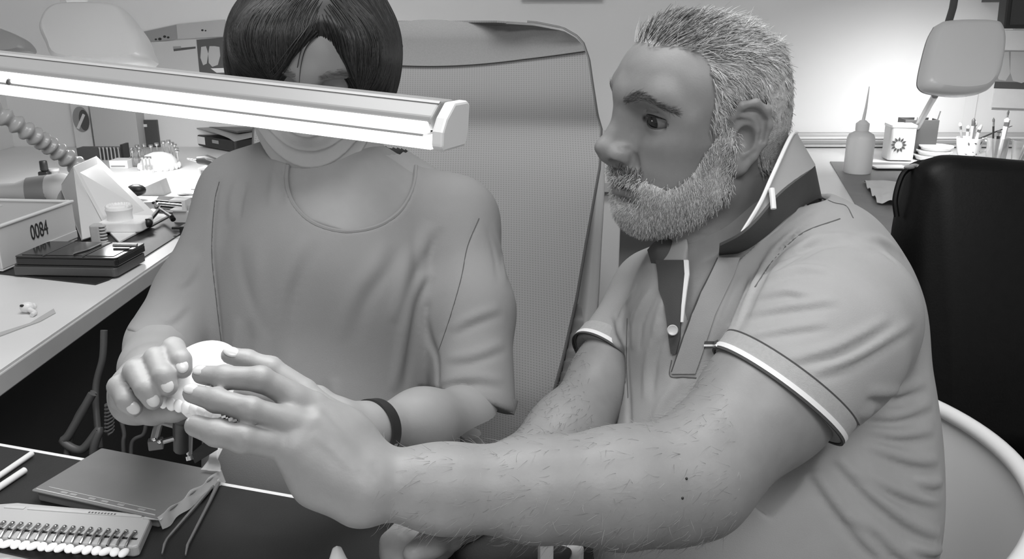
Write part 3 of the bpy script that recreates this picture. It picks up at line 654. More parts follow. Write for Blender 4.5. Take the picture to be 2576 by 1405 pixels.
lampsec([(-.032, -.0090), (.0285, -.0090), (.0285, -.0165), (.0235, -.0210), (-.028, -.0210), (-.032, -.016)], 0, LN-.010, 'lower_diffuser', M['tube_glow'])
lampsec([(-.035, -.004), (-.035, .0185), (-.028, .0220), (.003, .0220), (.021, .009), (.0290, -.003), (.0290, -.0165), (.0235, -.0215), (-.028, -.0215), (-.0325, -.016)], LN-.009, LN, 'end_cap', M['white'], .002)
l = bpy.data.lights.new('tube_light', 'AREA'); l.shape = 'RECTANGLE'; l.size = .46; l.size_y = .036; l.energy = .42; l.spread = R(118)
lo = bpy.data.objects.new('tube_light', l); C.objects.link(lo); zd = (-vv*math.cos(R(8)) + wv*math.sin(R(8))).normalized(); xd = ax; yd = (-zd).cross(xd)
lo.matrix_world = Matrix.Translation(LL + ax*(LN*.55) - vv*.0190 + wv*.004) @ basis(xd, yd, -zd).to_4x4(); lo.parent = t; lo.matrix_parent_inverse = Matrix.Translation(t.location).inverted()
b = MB(); b.tube([P(20, 205, .926*LK), P(26, 207, .926*LK)], .0027, 8); b.obj('latch', M['dgrey'], t, True)
b = MB(); b.tube([LL + ax*.02, LL + Vector((-.10, .0, -.02)), Vector((-.80, 1.05, ZD+.001))], .010, 10); b.obj('support_arm', M['lgrey'], t, True)

# ------------------------------------------------------------------ front pull-out bench
A = PZ(-70, 1100, ZD); B = PZ(1470, 1371, ZD); e1 = (B-A).normalized(); e2 = Vector((e1.y, -e1.x, 0))     # e2 points to the camera
rotd = basis(e1, -e2, (0,0,1)); LD = (B-A).length
t = thing('front_bench', 'white pull-out bench board in the foreground with dark inlay', 'bench', A)
b = MB(); b.frame(A, rotd); b.box(0, LD, -.42, 0, -.030, 0); b.obj('board', M['desk'], t, bevel=.002)
b = MB(); b.frame(A, rotd); b.box(.02, .05, -.40, -.02, -.86, -.030); b.obj('leg', M['desk_edge'], t)
b = MB(); b.frame(A, rotd); b.box(LD-.06, LD-.03, -.40, -.30, -.86, -.030); b.obj('leg', M['desk_edge'], t)
m0 = PZ(0, 1390, ZD); dn = (m0-A).dot(e2)
b = MB(); b.frame(A, rotd); b.prism(rr(.01, LD-.008, -dn, -.009, .008), .0002, .0022); tag(b.obj('cutting_mat', M['mat_dark'], None, bevel=.0006), 'dark cutting mat on the foreground bench under the grey book', 'mat')
ZM = ZD+.0025
# grey covered book
t = thing('wax_box', 'flat grey box wrapped in clear film on the dark mat', 'box', PZ(250, 1230, ZM))
Hb = .013
k4 = [PZ(x, y, ZM+Hb) for x, y in ((246, 1122), (546, 1184), (408, 1303), (88, 1236))]
cb = sum(k4, Vector())/4; ex = ((k4[1]-k4[0]) + (k4[2]-k4[3])).normalized(); ey = Vector((-ex.y, ex.x, 0)); rb = basis(ex, ey, (0,0,1))
hw = ((k4[1]-k4[0]).length + (k4[2]-k4[3]).length)/4; hd = abs(((k4[0]-k4[3]) + (k4[1]-k4[2])).dot(ey))/4
b = MB(); b.frame(Vector((cb.x, cb.y, ZM)), rb); b.prism(rr(-hw+.003, hw-.003, -hd+.003, hd-.003, .003), 0, Hb-.002); b.obj('body', mat('book_grey', 118, .5, .06, 40), t, bevel=.0015)
b = MB(); b.frame(Vector((cb.x, cb.y, ZM)), rb); b.prism(rr(-hw, hw, -hd, hd, .002), Hb-.002, Hb); b.obj('lid', mat('book_lid', 114, .35, .05, 30), t, bevel=.0008)
b = MB(); b.frame(Vector((cb.x, cb.y, ZM)), rb); b.box(-hw+.004, hw-.006, -hd+.0025, -hd+.0035, Hb, Hb+.0008); b.box(-hw+.012, hw-.012, -hd+.010, -hd+.0106, Hb, Hb+.0004); b.obj('film_fold', M['lgrey'], t)
b = MB(); b.frame(Vector((cb.x, cb.y, ZM)), rb); b.grid(lambda u, v: (hw-.001 + .004*v + .0015*math.sin(21*u), -hd + 2*hd*u, .002 + (Hb-.001)*(1-v) + .001*math.sin(15*u+3*v)), 24, 5, thick=.0008); b.obj('film_skirt', M['film'], t, True)
for x in (-.6, -.45, -.15, .05, .3, .62):
    b = MB(); b.frame(Vector((cb.x, cb.y, ZM)), rb); b.box(hw*x, hw*x+.008, -hd+.0055, -hd+.0085, Hb, Hb+.0003); b.obj('tape_mark', M['grey'], t)
# plastic film sheet folded up behind the book
def filmf(u, v):
    a = P(505, 1180, .872).lerp(P(552, 1185, .868), u); c = P(540, 1120, .872).lerp(P(556, 1130, .868), u); return a.lerp(c, v) + Vector((.002*math.sin(9*u+4*v), .003*math.sin(7*v), 0))
o = MB().grid(filmf, 10, 12, thick=.0006).obj('film_scrap', M['film'], None, True); tag(o, 'scrap of clear film standing up behind the grey box', 'film')
# shade guide with metal tabs and porcelain teeth
t = thing('shade_guide', 'grey tooth shade guide with a row of metal pins and sample teeth', 'shade guide', PZ(180, 1340, ZM))
c0 = PZ(-40, 1372, ZM); c1 = PZ(348, 1402, ZM); ex = (c1-c0).normalized(); ey = Vector((-ex.y, ex.x, 0)); rg = basis(ex, ey, (0,0,1)); Lg = (c1-c0).length
tp = PZ(390, 1318, ZM); dg = (tp-c0).dot(ey)
Tl = (PZ(20, 1290, ZM)-c0).dot(ex)
plate = [(-.01, 0), (Lg-.004, 0), (Lg, .003), ((tp-c0).dot(ex), dg-.004), ((tp-c0).dot(ex)-.004, dg), (Tl+.01, dg+.004), (Tl-.012, dg-.002), (-.02, .012)]
b = MB(); b.frame(c0, rg); b.prism(plate, 0, .011); b.obj('holder', mat('guide_grey', 176, .35), t, bevel=.002)
b = MB(); b.frame(c0, rg); b.box(Tl+.028, Lg*.86, dg-.0075, dg-.0035, .011, .0118); b.obj('name_strip', M['lgrey'], t)
b = MB(); b.frame(c0, rg); b.box(Tl+.004, Tl+.024, dg-.0075, dg-.0035, .011, .0118); b.obj('end_pad', M['lgrey'], t)
b = MB(); b.frame(c0, rg); b.box(Lg*.88, Lg*1.0, dg-.009, dg-.005, .011, .0118); b.obj('end_pad', M['lgrey'], t)
b = MB(); b.frame(c0, rg); b.box(0, Lg-.006, .010, .0125, .0108, .0114); b.obj('slot', M['black'], t)
# printed letters on the name strip (tiny and illegible in the photo)
b = MB(); b.frame(c0, rg)
for k in range(9): b.box(Lg*.50+k*.0032, Lg*.50+k*.0032+.0018, dg-.0066, dg-.0046, .0118, .01195)
b.obj('faint_print', M['dgrey'], t)
NT = 16
for k in range(NT):
    x = .008 + (Lg-.020)*k/(NT-1)
    b = MB(); b.frame(c0, rg); b.tube([(x, .017, .0128), (x+.0012, .006, .0136), (x+.002, -.001, .011)], [.0020, .0014, .0014], 8); b.ball((x-.0002, .0185, .0125), (.0025, .003, .0022), 8, 6); tb = b.obj('tab_pin', M['chrome'], t, True)
    b = MB(); b.frame(c0, rg); b.m = b.m @ Matrix.Translation((x+.003, -.006, .0085)) @ Matrix.Rotation(.5*math.sin(k*2.3), 4, 'Z'); b.ball((0, 0, 0), (.0042, .0062, .0028), 12, 8); b.obj('sample_tooth', M['plaster'], tb, True)
# rods at far left, tweezers
for k, (p, q, lab) in enumerate((((-40, 1222), (80, 1140), 'pale round rod nearer the bench edge on the dark mat'), ((-40, 1250), (62, 1182), 'pale rod with a flattened end near the shade guide'))):
    b = MB(); b.tube([PZ(*p, ZM+.0035), PZ(*q, ZM+.0035)], .0032 if k == 0 else .0036, 10); tag(b.obj('instrument_rod', M['offwhite'], None, True), lab, 'rod')
t = thing('tweezers', 'long open steel tweezers lying beside the grey box', 'tweezers', PZ(548, 1200, ZM))
for leg in (((548, 1205), (490, 1275), (420, 1355), (414, 1368), (408, 1392)), ((550, 1212), (528, 1260), (478, 1358), (472, 1370), (467, 1395))):
    b = MB(); b.tube([PZ(x, y, ZM+.004) for x, y in leg], [.0022, .0018, .0014, .0014, .0008], 8); b.obj('arm', M['steel'], t, True)
b = MB(); b.ball(PZ(549, 1206, ZM+.004), (.004, .006, .003)); b.obj('joint', M['steel'], t, True)
# white post and white tip in the foreground
t = thing('white_holder', 'small white upright post at the right end of the dark mat', 'holder', PZ(1375, 1420, ZM))
b = MB(); b.frame(PZ(1372, 1425, ZM), rz=.2); b.prism([(-.006, -.005), (.006, -.005), (.006, .005), (-.006, .005)], 0, .030); b.obj('post', M['white'], t, bevel=.001)
b = MB(); b.frame(PZ(1372, 1425, ZM), rz=.2); b.prism([(-.007, -.006), (.007, -.006), (.007, .006), (-.007, .006)], .030, .033); b.obj('cap', M['white'], t, bevel=.0008)
t = thing('white_nozzle', 'white pointed nozzle tip at the bottom edge beside the man\'s far hand', 'nozzle', PZ(855, 1440, ZM))
b = MB(); b.frame(PZ(852, 1440, ZM), rz=0); b.lathe([(.012, 0), (.012, .006), (.008, .012), (.004, .024), (.0, .027)], 16); b.obj('cone', M['white'], t, True)

# cables under the left bench
cab = M['dgrey']
for k, (pts, r, lab) in enumerate((
    ([(232, 990), (175, 1090), (160, 1110), (205, 1130), (250, 1080), (235, 1140)], .006, 'thick dark cable looping under the left bench'),
    ([(236, 985), (190, 1060), (168, 1150)], .005, 'dark cable hanging beside the thick loop under the bench'),
    ([(300, 1040), (312, 1090), (310, 1125)], .003, 'thin dark cable hanging straight below the woman\'s hand'),
    ([(368, 1045), (362, 1090), (330, 1122)], .003, 'thin curved dark cable behind the articulator'),
    ([(262, 830), (258, 900), (240, 985)], .005, 'dark cable dropping along the bench end'))):
    b = MB(); b.tube(bez([P(x, y, 1.22 + .01*k) for x, y in pts] + [P(pts[-1][0]+10, pts[-1][1]+140, 1.25)], 40), r, 10); tag(b.obj('cable', cab, None, True), lab, 'cable')
b = MB()
pts = [P(275 + 8*math.sin(k*.9), 1010 + k*1.3, 1.2) + Vector((0, .008*math.cos(k*.9), 0)) for k in range(60)]
b.tube(pts, .002, 6); tag(b.obj('coiled_cord', cab, None, True), 'small coiled dark cord hanging under the left bench', 'cord')

# ------------------------------------------------------------------ mesh office chair behind the woman
M['mesh'] = None
def mesh_mat():
    m = mat('chair_mesh', 168, .7); nt = m.node_tree; b = nt.nodes['Principled BSDF']
    tc = nt.nodes.new('ShaderNodeTexCoord'); sep = nt.nodes.new('ShaderNodeSeparateXYZ'); nt.links.new(tc.outputs['Object'], sep.inputs[0])
    fac = []
    for ch, sc in (('X', 1500.0), ('Z', 2000.0)):
        mu = nt.nodes.new('ShaderNodeMath'); mu.operation = 'MULTIPLY'; mu.inputs[1].default_value = sc; nt.links.new(sep.outputs[ch], mu.inputs[0])
        sn = nt.nodes.new('ShaderNodeMath'); sn.operation = 'SINE'; nt.links.new(mu.outputs[0], sn.inputs[0]); fac.append(sn)
    ad = nt.nodes.new('ShaderNodeMath'); ad.operation = 'MAXIMUM'; nt.links.new(fac[0].outputs[0], ad.inputs[0]); nt.links.new(fac[1].outputs[0], ad.inputs[1])
    mr = nt.nodes.new('ShaderNodeMapRange'); mr.inputs[1].default_value = -.6; mr.inputs[2].default_value = .6; mr.inputs[3].default_value = srgb(118); mr.inputs[4].default_value = srgb(138)
    nt.links.new(ad.outputs[0], mr.inputs[0]); nt.links.new(mr.outputs[0], b.inputs['Base Color'])
    return m
M['mesh'] = mesh_mat()
rows = [(52, 1250), (58, 1345), (72, 1415), (92, 1450), (110, 1466), (150, 1480), (200, 1487), (290, 1501), (325, 1511), (420, 1507), (500, 1493), (620, 1471), (750, 1449), (900, 1415), (1010, 1385), (1070, 1362), (1180, 1320)]
def chair_row(v):
    x = v*(len(rows)-1); i = min(int(x), len(rows)-2); f = x-i
    py = rows[i][0]*(1-f) + rows[i+1][0]*f; px = rows[i][1]*(1-f) + rows[i+1][1]*f
    return py, px
def chair_d(py): return 1.43 - .05*min(1, py/300) - .14*max(0, min(1, (py-300)/700)) + .02*math.exp(-((py-330)/60)**2)
def chair_pt(u, v, off=0.0):
    py, px = chair_row(v); cx = 1085 - 30*py/1000; hw_ = px - cx
    uu = 2*u-1; d = chair_d(py) + .06*(1-uu*uu) + off
    return P(cx + hw_*uu, py + 14*(1-uu*uu)*0, d)
t = thing('office_chair', 'high-backed grey mesh office chair behind the woman', 'chair', (-.15, 1.35, 0))
MB().grid(lambda u, v: chair_pt(u, v), 60, 90, thick=.003).obj('mesh_back', M['mesh'], t, True)
for s in (0, 1):
    b = MB(); b.tube([chair_pt(s, k/60*1.0, .004) for k in range(3, 61)], .0034, 10); b.obj('edge_frame', M['dgrey'], t, True)
b = MB(); b.grid(lambda u, v: chair_pt(u, .0 + .30*v, -.012*math.sin(math.pi*v)**.7 - .002) if False else chair_pt(u, (.02 + .26*v) + .055*v*math.sin(math.pi*u), -.008*math.sin(math.pi*v)**1.5 - .0035), 60, 14, thick=.004); b.obj('head_roll', mat('mesh_roll', 132, .8, .05, 400), t, True)
b = MB(); b.grid(lambda u, v: chair_pt(.03+.94*u, .445 + .075*v + .02*(1-u)*0, .012), 40, 6, thick=.012); b.obj('cross_bar', M['grey'], t, True)
b = MB(); b.grid(lambda u, v: chair_pt(.97, .76+.19*u, .0) + Vector((.02 + .028*v*math.sin(math.pi*u)**.5, .02, .003*math.sin(u*75))), 90, 6, thick=.01); b.obj('ribbed_bolster', mat('bolster', 128, .8), t, True)
b = MB(); pts = [P(1508, 330, 1.46), P(1502, 480, 1.44), P(1490, 620, 1.42), P(1478, 760, 1.39), P(1462, 880, 1.36), P(1430, 1000, 1.33), P(1370, 1100, 1.30), P(1300, 1220, 1.30)]
b.tube(bez(pts, 40), [.010 + .012*min(1, k/26) for k in range(41)], 12); b.obj('back_stile', M['lgrey'], t, True)
b = MB(); b.prism(rr(-.36, .06, .98, 1.36, .08), .44, .53); b.obj('seat', mat('seat_fabric', 90, .9), t, bevel=.02)
b = MB(); b.frame((-.15, 1.17, 0)); b.lathe([(.03, .10), (.03, .44)], 16); b.obj('gas_column', M['black'], t, True)
for k in range(5):
    a = 2*math.pi*k/5; b = MB(); b.tube([(-.15, 1.17, .10), (-.15+.30*math.cos(a), 1.17+.30*math.sin(a), .06)], [.025, .018], 10); lg = b.obj('base_leg', M['black'], t, True)
    b = MB(); b.frame((-.15+.30*math.cos(a), 1.17+.30*math.sin(a), .03)); b.ball((0, 0, 0), .03); b.obj('castor', M['black'], lg, True)
b = MB(); pr = P(1184, 1110, 1.12); b.tube([pr + Vector((0, 0, .012)), pr + Vector((0, .01, -.10)), pr + Vector((-.03, .06, -.30))], .014, 14); b.obj('armrest_post', M['lgrey'], t, True)

# black leather chair on the right
t = thing('office_chair', 'black leather chair back behind the man on the right', 'chair', (.95, 1.5, 0))
ol = [(2262, 470), (2268, 440), (2282, 420), (2305, 407), (2340, 401), (2420, 405), (2500, 412), (2600, 420), (2700, 432), (2800, 470), (2820, 700), (2800, 1060), (2700, 1150), (2500, 1160), (2330, 1110), (2290, 1000), (2262, 800), (2246, 620), (2250, 540)]
hood(smooth_outline(ol, 90), 1.50, -.15, .07, M['blackleather'], t, 'backrest')
hood(smooth_outline(ol, 90), 1.505, -.15, -.03, M['blackleather'], t, 'backrest_shell')
b = MB(); b.tube(bez([P(x, y, 1.468) for x, y in ((2256, 545), (2252, 500), (2266, 448), (2286, 424), (2320, 409), (2400, 411), (2576, 424))], 40), .005, 8); b.obj('piping', M['blackleather'], t, True)
for k, (x, y) in enumerate(((2288, 420), (2300, 416), (2312, 418), (2325, 417), (2340, 416))):
    b = MB(); b.ball(P(x, y, 1.452), (.010-.0014*k, .003, .004-.0005*k), 8, 6); b.obj('worn_patch', M['grey'], t, True)
b = MB(); b.prism(rr(.70, 1.15, 1.15, 1.5, .06), .42, .52); b.obj('seat', M['blackleather'], t, bevel=.02)
b = MB(); b.frame((.92, 1.35, 0)); b.lathe([(.20, 0), (.20, .03), (.03, .06), (.03, .42)], 20); b.obj('pedestal', M['black'], t, True)
# white shell chair under the man
t = thing('shell_chair', 'white plastic shell chair the bearded man sits on', 'chair', (.36, 1.0, 0))
def shell(u, v):
    a = R(-105 + 210*u); rim = .785 - .08*max(0, (abs(u-.5)*2-.35)/.65)**1.3
    z = .42 + (rim-.42)*v; rad = .215 + .085*v**.8
    return Vector((.335 + rad*math.cos(a)*1.0, 1.0 + rad*1.02*math.sin(a), z))
MB().grid(shell, 60, 16, thick=-.010).obj('shell', M['offwhite'], t, True)
b = MB(); b.tube([shell(k/60, 1) for k in range(61)], .011, 10); b.obj('rim', M['white'], t, True)
b = MB(); b.frame((.335, 1.0, 0)); b.lathe([(.225, .41), (.225, .425), (0, .425)], 32); b.obj('seat_pan', M['offwhite'], t, True)
for sx in (-1, 1):
    for sy in (-1, 1): b = MB(); b.tube([(.335+.12*sx, 1.0+.12*sy, .41), (.335+.22*sx, 1.0+.22*sy, 0)], [.016, .011], 10); b.obj('leg', M['steel'], t, True)
# ------------------------------------------------------------------ sculpting: a small signed-distance-field modeller + surface nets
class Field:
    def __init__(s, lo, hi, h, mw=None):
        s.h = h; s.lo = np.array(lo, float); s.n = (np.ceil((np.array(hi, float)-s.lo)/h)+1).astype(int)
        s.D = np.full(tuple(s.n), .5, np.float32); s.mw = mw
        s.ax = [(s.lo[i] + h*np.arange(s.n[i])).astype(np.float32) for i in range(3)]
    def sub(s, lo, hi):
        a = np.clip(np.floor((np.array(lo)-s.lo)/s.h).astype(int), 0, s.n-1); b = np.clip(np.ceil((np.array(hi)-s.lo)/s.h).astype(int)+1, 1, s.n)
        if np.any(b <= a): return None
        sl = tuple(slice(a[i], b[i]) for i in range(3))
        X, Y, Z = np.meshgrid(*(s.ax[i][sl[i]] for i in range(3)), indexing='ij', sparse=True)
        return sl, X, Y, Z
    def op(s, sl, d, k, mode):
        c = s.D[sl]; d = d.astype(np.float32)
        if mode == 'add':
            h = np.maximum(k-np.abs(c-d), 0)/max(k, 1e-9); s.D[sl] = np.minimum(c, d) - h*h*k*.25
        elif mode == 'cut':
            d = -d; h = np.maximum(k-np.abs(c-d), 0)/max(k, 1e-9); s.D[sl] = np.maximum(c, d) + h*h*k*.25
        elif mode == 'and':
            h = np.maximum(k-np.abs(c-d), 0)/max(k, 1e-9); s.D[sl] = np.maximum(c, d) + h*h*k*.25
    def cone(s, a, b, ra, rb, k=.01, mode='add', flat=None):
        a = np.array(a, float); b = np.array(b, float); m = max(ra, rb) + k + 4*s.h
        g = s.sub(np.minimum(a, b)-m, np.maximum(a, b)+m)
        if g is None: return s
        sl, X, Y, Z = g; ba = b-a; L2 = max(ba@ba, 1e-12)
        t = np.clip(((X-a[0])*ba[0] + (Y-a[1])*ba[1] + (Z-a[2])*ba[2])/L2, 0, 1)
        px, py, pz = X-a[0]-t*ba[0], Y-a[1]-t*ba[1], Z-a[2]-t*ba[2]
        if flat is not None:      # flat = (unit dir, factor>1 squeezes the section along dir)
            n, f = np.array(flat[0], float), flat[1]; q = px*n[0]+py*n[1]+pz*n[2]
            d2 = px*px+py*py+pz*pz + q*q*(f*f-1); d = np.sqrt(d2) - (ra+(rb-ra)*t); d = d/(1+(f-1)*.5)
        else: d = np.sqrt(px*px+py*py+pz*pz) - (ra+(rb-ra)*t)
        s.op(sl, d, k, mode); return s
    def chain(s, pts, rs, k=.01, mode='add', flat=None):
        for i in range(len(pts)-1): s.cone(pts[i], pts[i+1], rs[i], rs[i+1], k, mode, flat)
        return s
    def ell(s, c, r, rot=None, k=.01, mode='add'):
        c = np.array(c, float); r = np.array(r, float); m = r.max() + k + 4*s.h
        g = s.sub(c-m, c+m)
        if g is None: return s
        sl, X, Y, Z = g; x, y, z = X-c[0], Y-c[1], Z-c[2]
        if rot is not None:
            q = np.array(rot, float)           # columns = local axes
            x, y, z = (q[0,0]*x+q[1,0]*y+q[2,0]*z), (q[0,1]*x+q[1,1]*y+q[2,1]*z), (q[0,2]*x+q[1,2]*y+q[2,2]*z)
        k0 = np.sqrt((x/r[0])**2+(y/r[1])**2+(z/r[2])**2); k1 = np.sqrt((x/r[0]**2)**2+(y/r[1]**2)**2+(z/r[2]**2)**2)
        d = k0*(k0-1)/np.maximum(k1, 1e-6); s.op(sl, d, k, mode); return s
    def eye_open(s, c, r, sgn, az0, w, e0, elc):
        c = np.array(c, float); m = r*1.9; g = s.sub(c-m, c+m); sl, X, Y, Z = g; x, y, z = X-c[0], (Y-c[1])*sgn, Z-c[2]
        rad = np.sqrt(x*x+y*y+z*z); az = np.arctan2(y, x) - az0; el = np.arctan2(z, np.sqrt(x*x+y*y)) - elc
        lim = e0*np.maximum(1-(az/w)**2, 0); d = np.maximum((np.abs(el)-lim), (np.abs(az)-w)*.5)*rad; d = np.maximum(np.maximum(d, r*.7-rad), rad-r*1.28); s.op(sl, d+0*x, .0012, 'cut'); return s
    def plane(s, p, n, k=.004):                # keep the side where (x-p).n < 0
        p = np.array(p, float); n = np.array(n, float); n = n/np.linalg.norm(n)
        X, Y, Z = np.meshgrid(*s.ax, indexing='ij', sparse=True)
        s.op((slice(None),)*3, (X-p[0])*n[0]+(Y-p[1])*n[1]+(Z-p[2])*n[2], k, 'and'); return s
    def copy(s, off=0.0):
        f = Field.__new__(Field); f.h = s.h; f.lo = s.lo; f.n = s.n; f.ax = s.ax; f.mw = s.mw; f.D = s.D - np.float32(off); return f
    def val(s, p):
        q = (np.asarray(p, float)-s.lo)/s.h; i = np.floor(q).astype(int); ok = np.all((i >= 0) & (i < s.n-1), axis=-1)
        i = np.clip(i, 0, s.n-2); f = q-i; out = 0
        for dx in (0, 1):
            for dy in (0, 1):
                for dz in (0, 1):
                    w_ = (f[..., 0] if dx else 1-f[..., 0])*(f[..., 1] if dy else 1-f[..., 1])*(f[..., 2] if dz else 1-f[..., 2])
                    out = out + w_*s.D[i[..., 0]+dx, i[..., 1]+dy, i[..., 2]+dz]
        return np.where(ok, out, .5)
    def hit(s, px, py, d0=.4, d1=1.5):
        """depth at which the photo ray through a pixel meets the surface"""
        ds = np.arange(d0, d1, .0015); a = np.array(P(px, py, 1.0)) - np.array((0, 0, CAM_Z))
        pts = a[None, :]*ds[:, None] + np.array((0, 0, CAM_Z)); v = s.val(pts)
        k = np.nonzero(v < 0)[0]
        if len(k) == 0: return None
        k = k[0]
        if k == 0: return ds[0]
        return ds[k] - .0015*(-v[k])/max(v[k-1]-v[k], 1e-9)
    def fold(s, path, w=.006, amp=.003, taper=True, crease=False, n=14, src=None):
        """raise (or sink) the surface along a path drawn on it: gaussian ridge of half-width w and height amp"""
        q = bez([Vector((x, y, 0)) for x, y in path], n); pts = []; tt = []
        for i, p in enumerate(q):
            d = (src or s).hit(p.x, p.y)
            if d is not None: pts.append(np.array(P(p.x, p.y, d))); tt.append(i/n)
        if len(pts) < 2: return s
        pa = np.array(pts); m = 3.2*w
        g = s.sub(pa.min(0)-m, pa.max(0)+m)
        if g is None: return s
        sl, X, Y, Z = g; best = np.full(s.D[sl].shape, 9.0, np.float32); wt = np.zeros(s.D[sl].shape, np.float32)
        for i in range(len(pts)-1):
            A_, B_ = pts[i], pts[i+1]; ba = B_-A_
            if np.linalg.norm(ba) > .07: continue
            L2 = max(ba@ba, 1e-12); t = np.clip(((X-A_[0])*ba[0]+(Y-A_[1])*ba[1]+(Z-A_[2])*ba[2])/L2, 0, 1)
            d2 = (X-A_[0]-t*ba[0])**2 + (Y-A_[1]-t*ba[1])**2 + (Z-A_[2]-t*ba[2])**2
            u = tt[i] + (tt[i+1]-tt[i])*t; e = np.abs(np.sin(np.pi*np.clip(u, 0, 1)))**.8 if taper else np.minimum(1, np.minimum(u, 1-u)*8+.3)
            k = d2 < best; best = np.where(k, d2, best); wt = np.where(k, e, wt)
        bump = (amp*wt*np.exp(-best/(w*w))).astype(np.float32)
        s.D[sl] += bump if crease else -bump
        return s
    def fold2(s, path, w=.006, amp=.003, side=1.0):
        """ridge with a matching valley on its lower side"""
        n = len(path); off = []
        for i, (x, y) in enumerate(path):
            x0, y0 = path[max(i-1, 0)]; x1, y1 = path[min(i+1, n-1)]; L_ = math.hypot(x1-x0, y1-y0); nx, ny = -(y1-y0)/L_, (x1-x0)/L_
            if ny < 0: nx, ny = -nx, -ny
            k = 1.7*w*FPX/.9*side; off.append((x+nx*k, y+ny*k))
        src = s.copy(); s.fold(path, w, amp, src=src); s.fold(off, w*.8, amp*.75, crease=True, src=src); return s
    def smooth(s, it=1):
        for _ in range(it):
            for a in range(3):
                D = s.D; f = np.roll(D, 1, a); b = np.roll(D, -1, a); s.D = (D*2+f+b)*np.float32(.25)
        return s
    def mesh(s):
        D = s.D; ins = D < 0; n = D.shape
        cnt = np.zeros((n[0]-1, n[1]-1, n[2]-1), np.int8)
        for dx in (0, 1):
            for dy in (0, 1):
                for dz in (0, 1): cnt += ins[dx:n[0]-1+dx, dy:n[1]-1+dy, dz:n[2]-1+dz]
        act = (cnt > 0) & (cnt < 8); I = np.argwhere(act); idx = np.full(act.shape, -1, np.int32); idx[act] = np.arange(len(I))
        vals = {}
        for dx in (0, 1):
            for dy in (0, 1):
                for dz in (0, 1): vals[dx, dy, dz] = D[I[:, 0]+dx, I[:, 1]+dy, I[:, 2]+dz].astype(np.float64)
        acc = np.zeros((len(I), 3)); num = np.zeros(len(I))
        cs = [(x, y, z) for x in (0, 1) for y in (0, 1) for z in (0, 1)]
        for c in cs:
            for a in range(3):
                if c[a]: continue
                e = list(c); e[a] = 1; e = tuple(e); va, vb = vals[c], vals[e]; m = (va < 0) != (vb < 0)
                t = np.where(m, va/np.where(m, va-vb, 1), 0)
                for i in range(3): acc[:, i] += m*(c[i] + (t if i == a else 0))
                num += m
        V = s.lo + s.h*(I + acc/num[:, None]); F = []
        for a in range(3):
            b_, c_ = (a+1) % 3, (a+2) % 3
            sl0 = [slice(None)]*3; sl1 = [slice(None)]*3; sl0[a] = slice(0, n[a]-1); sl1[a] = slice(1, n[a])
            A, B = ins[tuple(sl0)], ins[tuple(sl1)]; E = np.argwhere(A != B)
            ok = (E[:, b_] > 0) & (E[:, b_] < n[b_]-1) & (E[:, c_] > 0) & (E[:, c_] < n[c_]-1); E = E[ok]
            flip = A[E[:, 0], E[:, 1], E[:, 2]]
            def cell(db, dc):
                e = E.copy(); e[:, b_] += db; e[:, c_] += dc; return idx[e[:, 0], e[:, 1], e[:, 2]]
            q = np.stack([cell(-1, -1), cell(0, -1), cell(0, 0), cell(-1, 0)], 1); q[~flip] = q[~flip][:, ::-1]; F.append(q)
        F = np.concatenate(F); 
        if s.mw is not None: R3 = np.array(s.mw)[:3, :3]; V = V @ R3.T + np.array(s.mw)[:3, 3]
        return V, F
def seam(f, path, m, parent, r=.0008, n=30, name='seam'):
    pts = []
    for p in bez([Vector((x, y, 0)) for x, y in path], n):
        d = f.hit(p.x, p.y)
        if d is not None and (not pts or (P(p.x, p.y, d)-pts[-1]).length < .05): pts.append(P(p.x, p.y, d + r*.2))
    if len(pts) > 3: b = MB(); b.tube(pts, r, 6); return b.obj(name, m, parent, True)
def np_obj(name, V, F, m, parent=None, smooth=True):
    me = bpy.data.meshes.new(name); k = F.shape[1]
    me.vertices.add(len(V)); me.vertices.foreach_set('co', np.ascontiguousarray(V, np.float32).ravel())
    me.loops.add(F.size); me.loops.foreach_set('vertex_index', np.ascontiguousarray(F, np.int32).ravel())
    me.polygons.add(len(F)); me.polygons.foreach_set('loop_start', np.arange(0, F.size, k, dtype=np.int32))
    try: me.polygons.foreach_set('loop_total', np.full(len(F), k, np.int32))
    except Exception: pass
    me.update(calc_edges=True); me.validate()
    if smooth: me.shade_smooth()
    if m: me.materials.append(m)
    o = bpy.data.objects.new(name, me); C.objects.link(o); return attach(o, parent)
def merge(parts):
    Vs, Fs, n = [], [], 0
    for V, F in parts: Vs.append(V); Fs.append(F+n); n += len(V)
    return np.concatenate(Vs), np.concatenate(Fs)
def face_data(V, F):
    c = V[F].mean(1); nn = np.cross(V[F[:, 2]]-V[F[:, 0]], V[F[:, 3]]-V[F[:, 1]]); ar = np.linalg.norm(nn, axis=1); return c, nn/np.maximum(ar, 1e-12)[:, None], ar
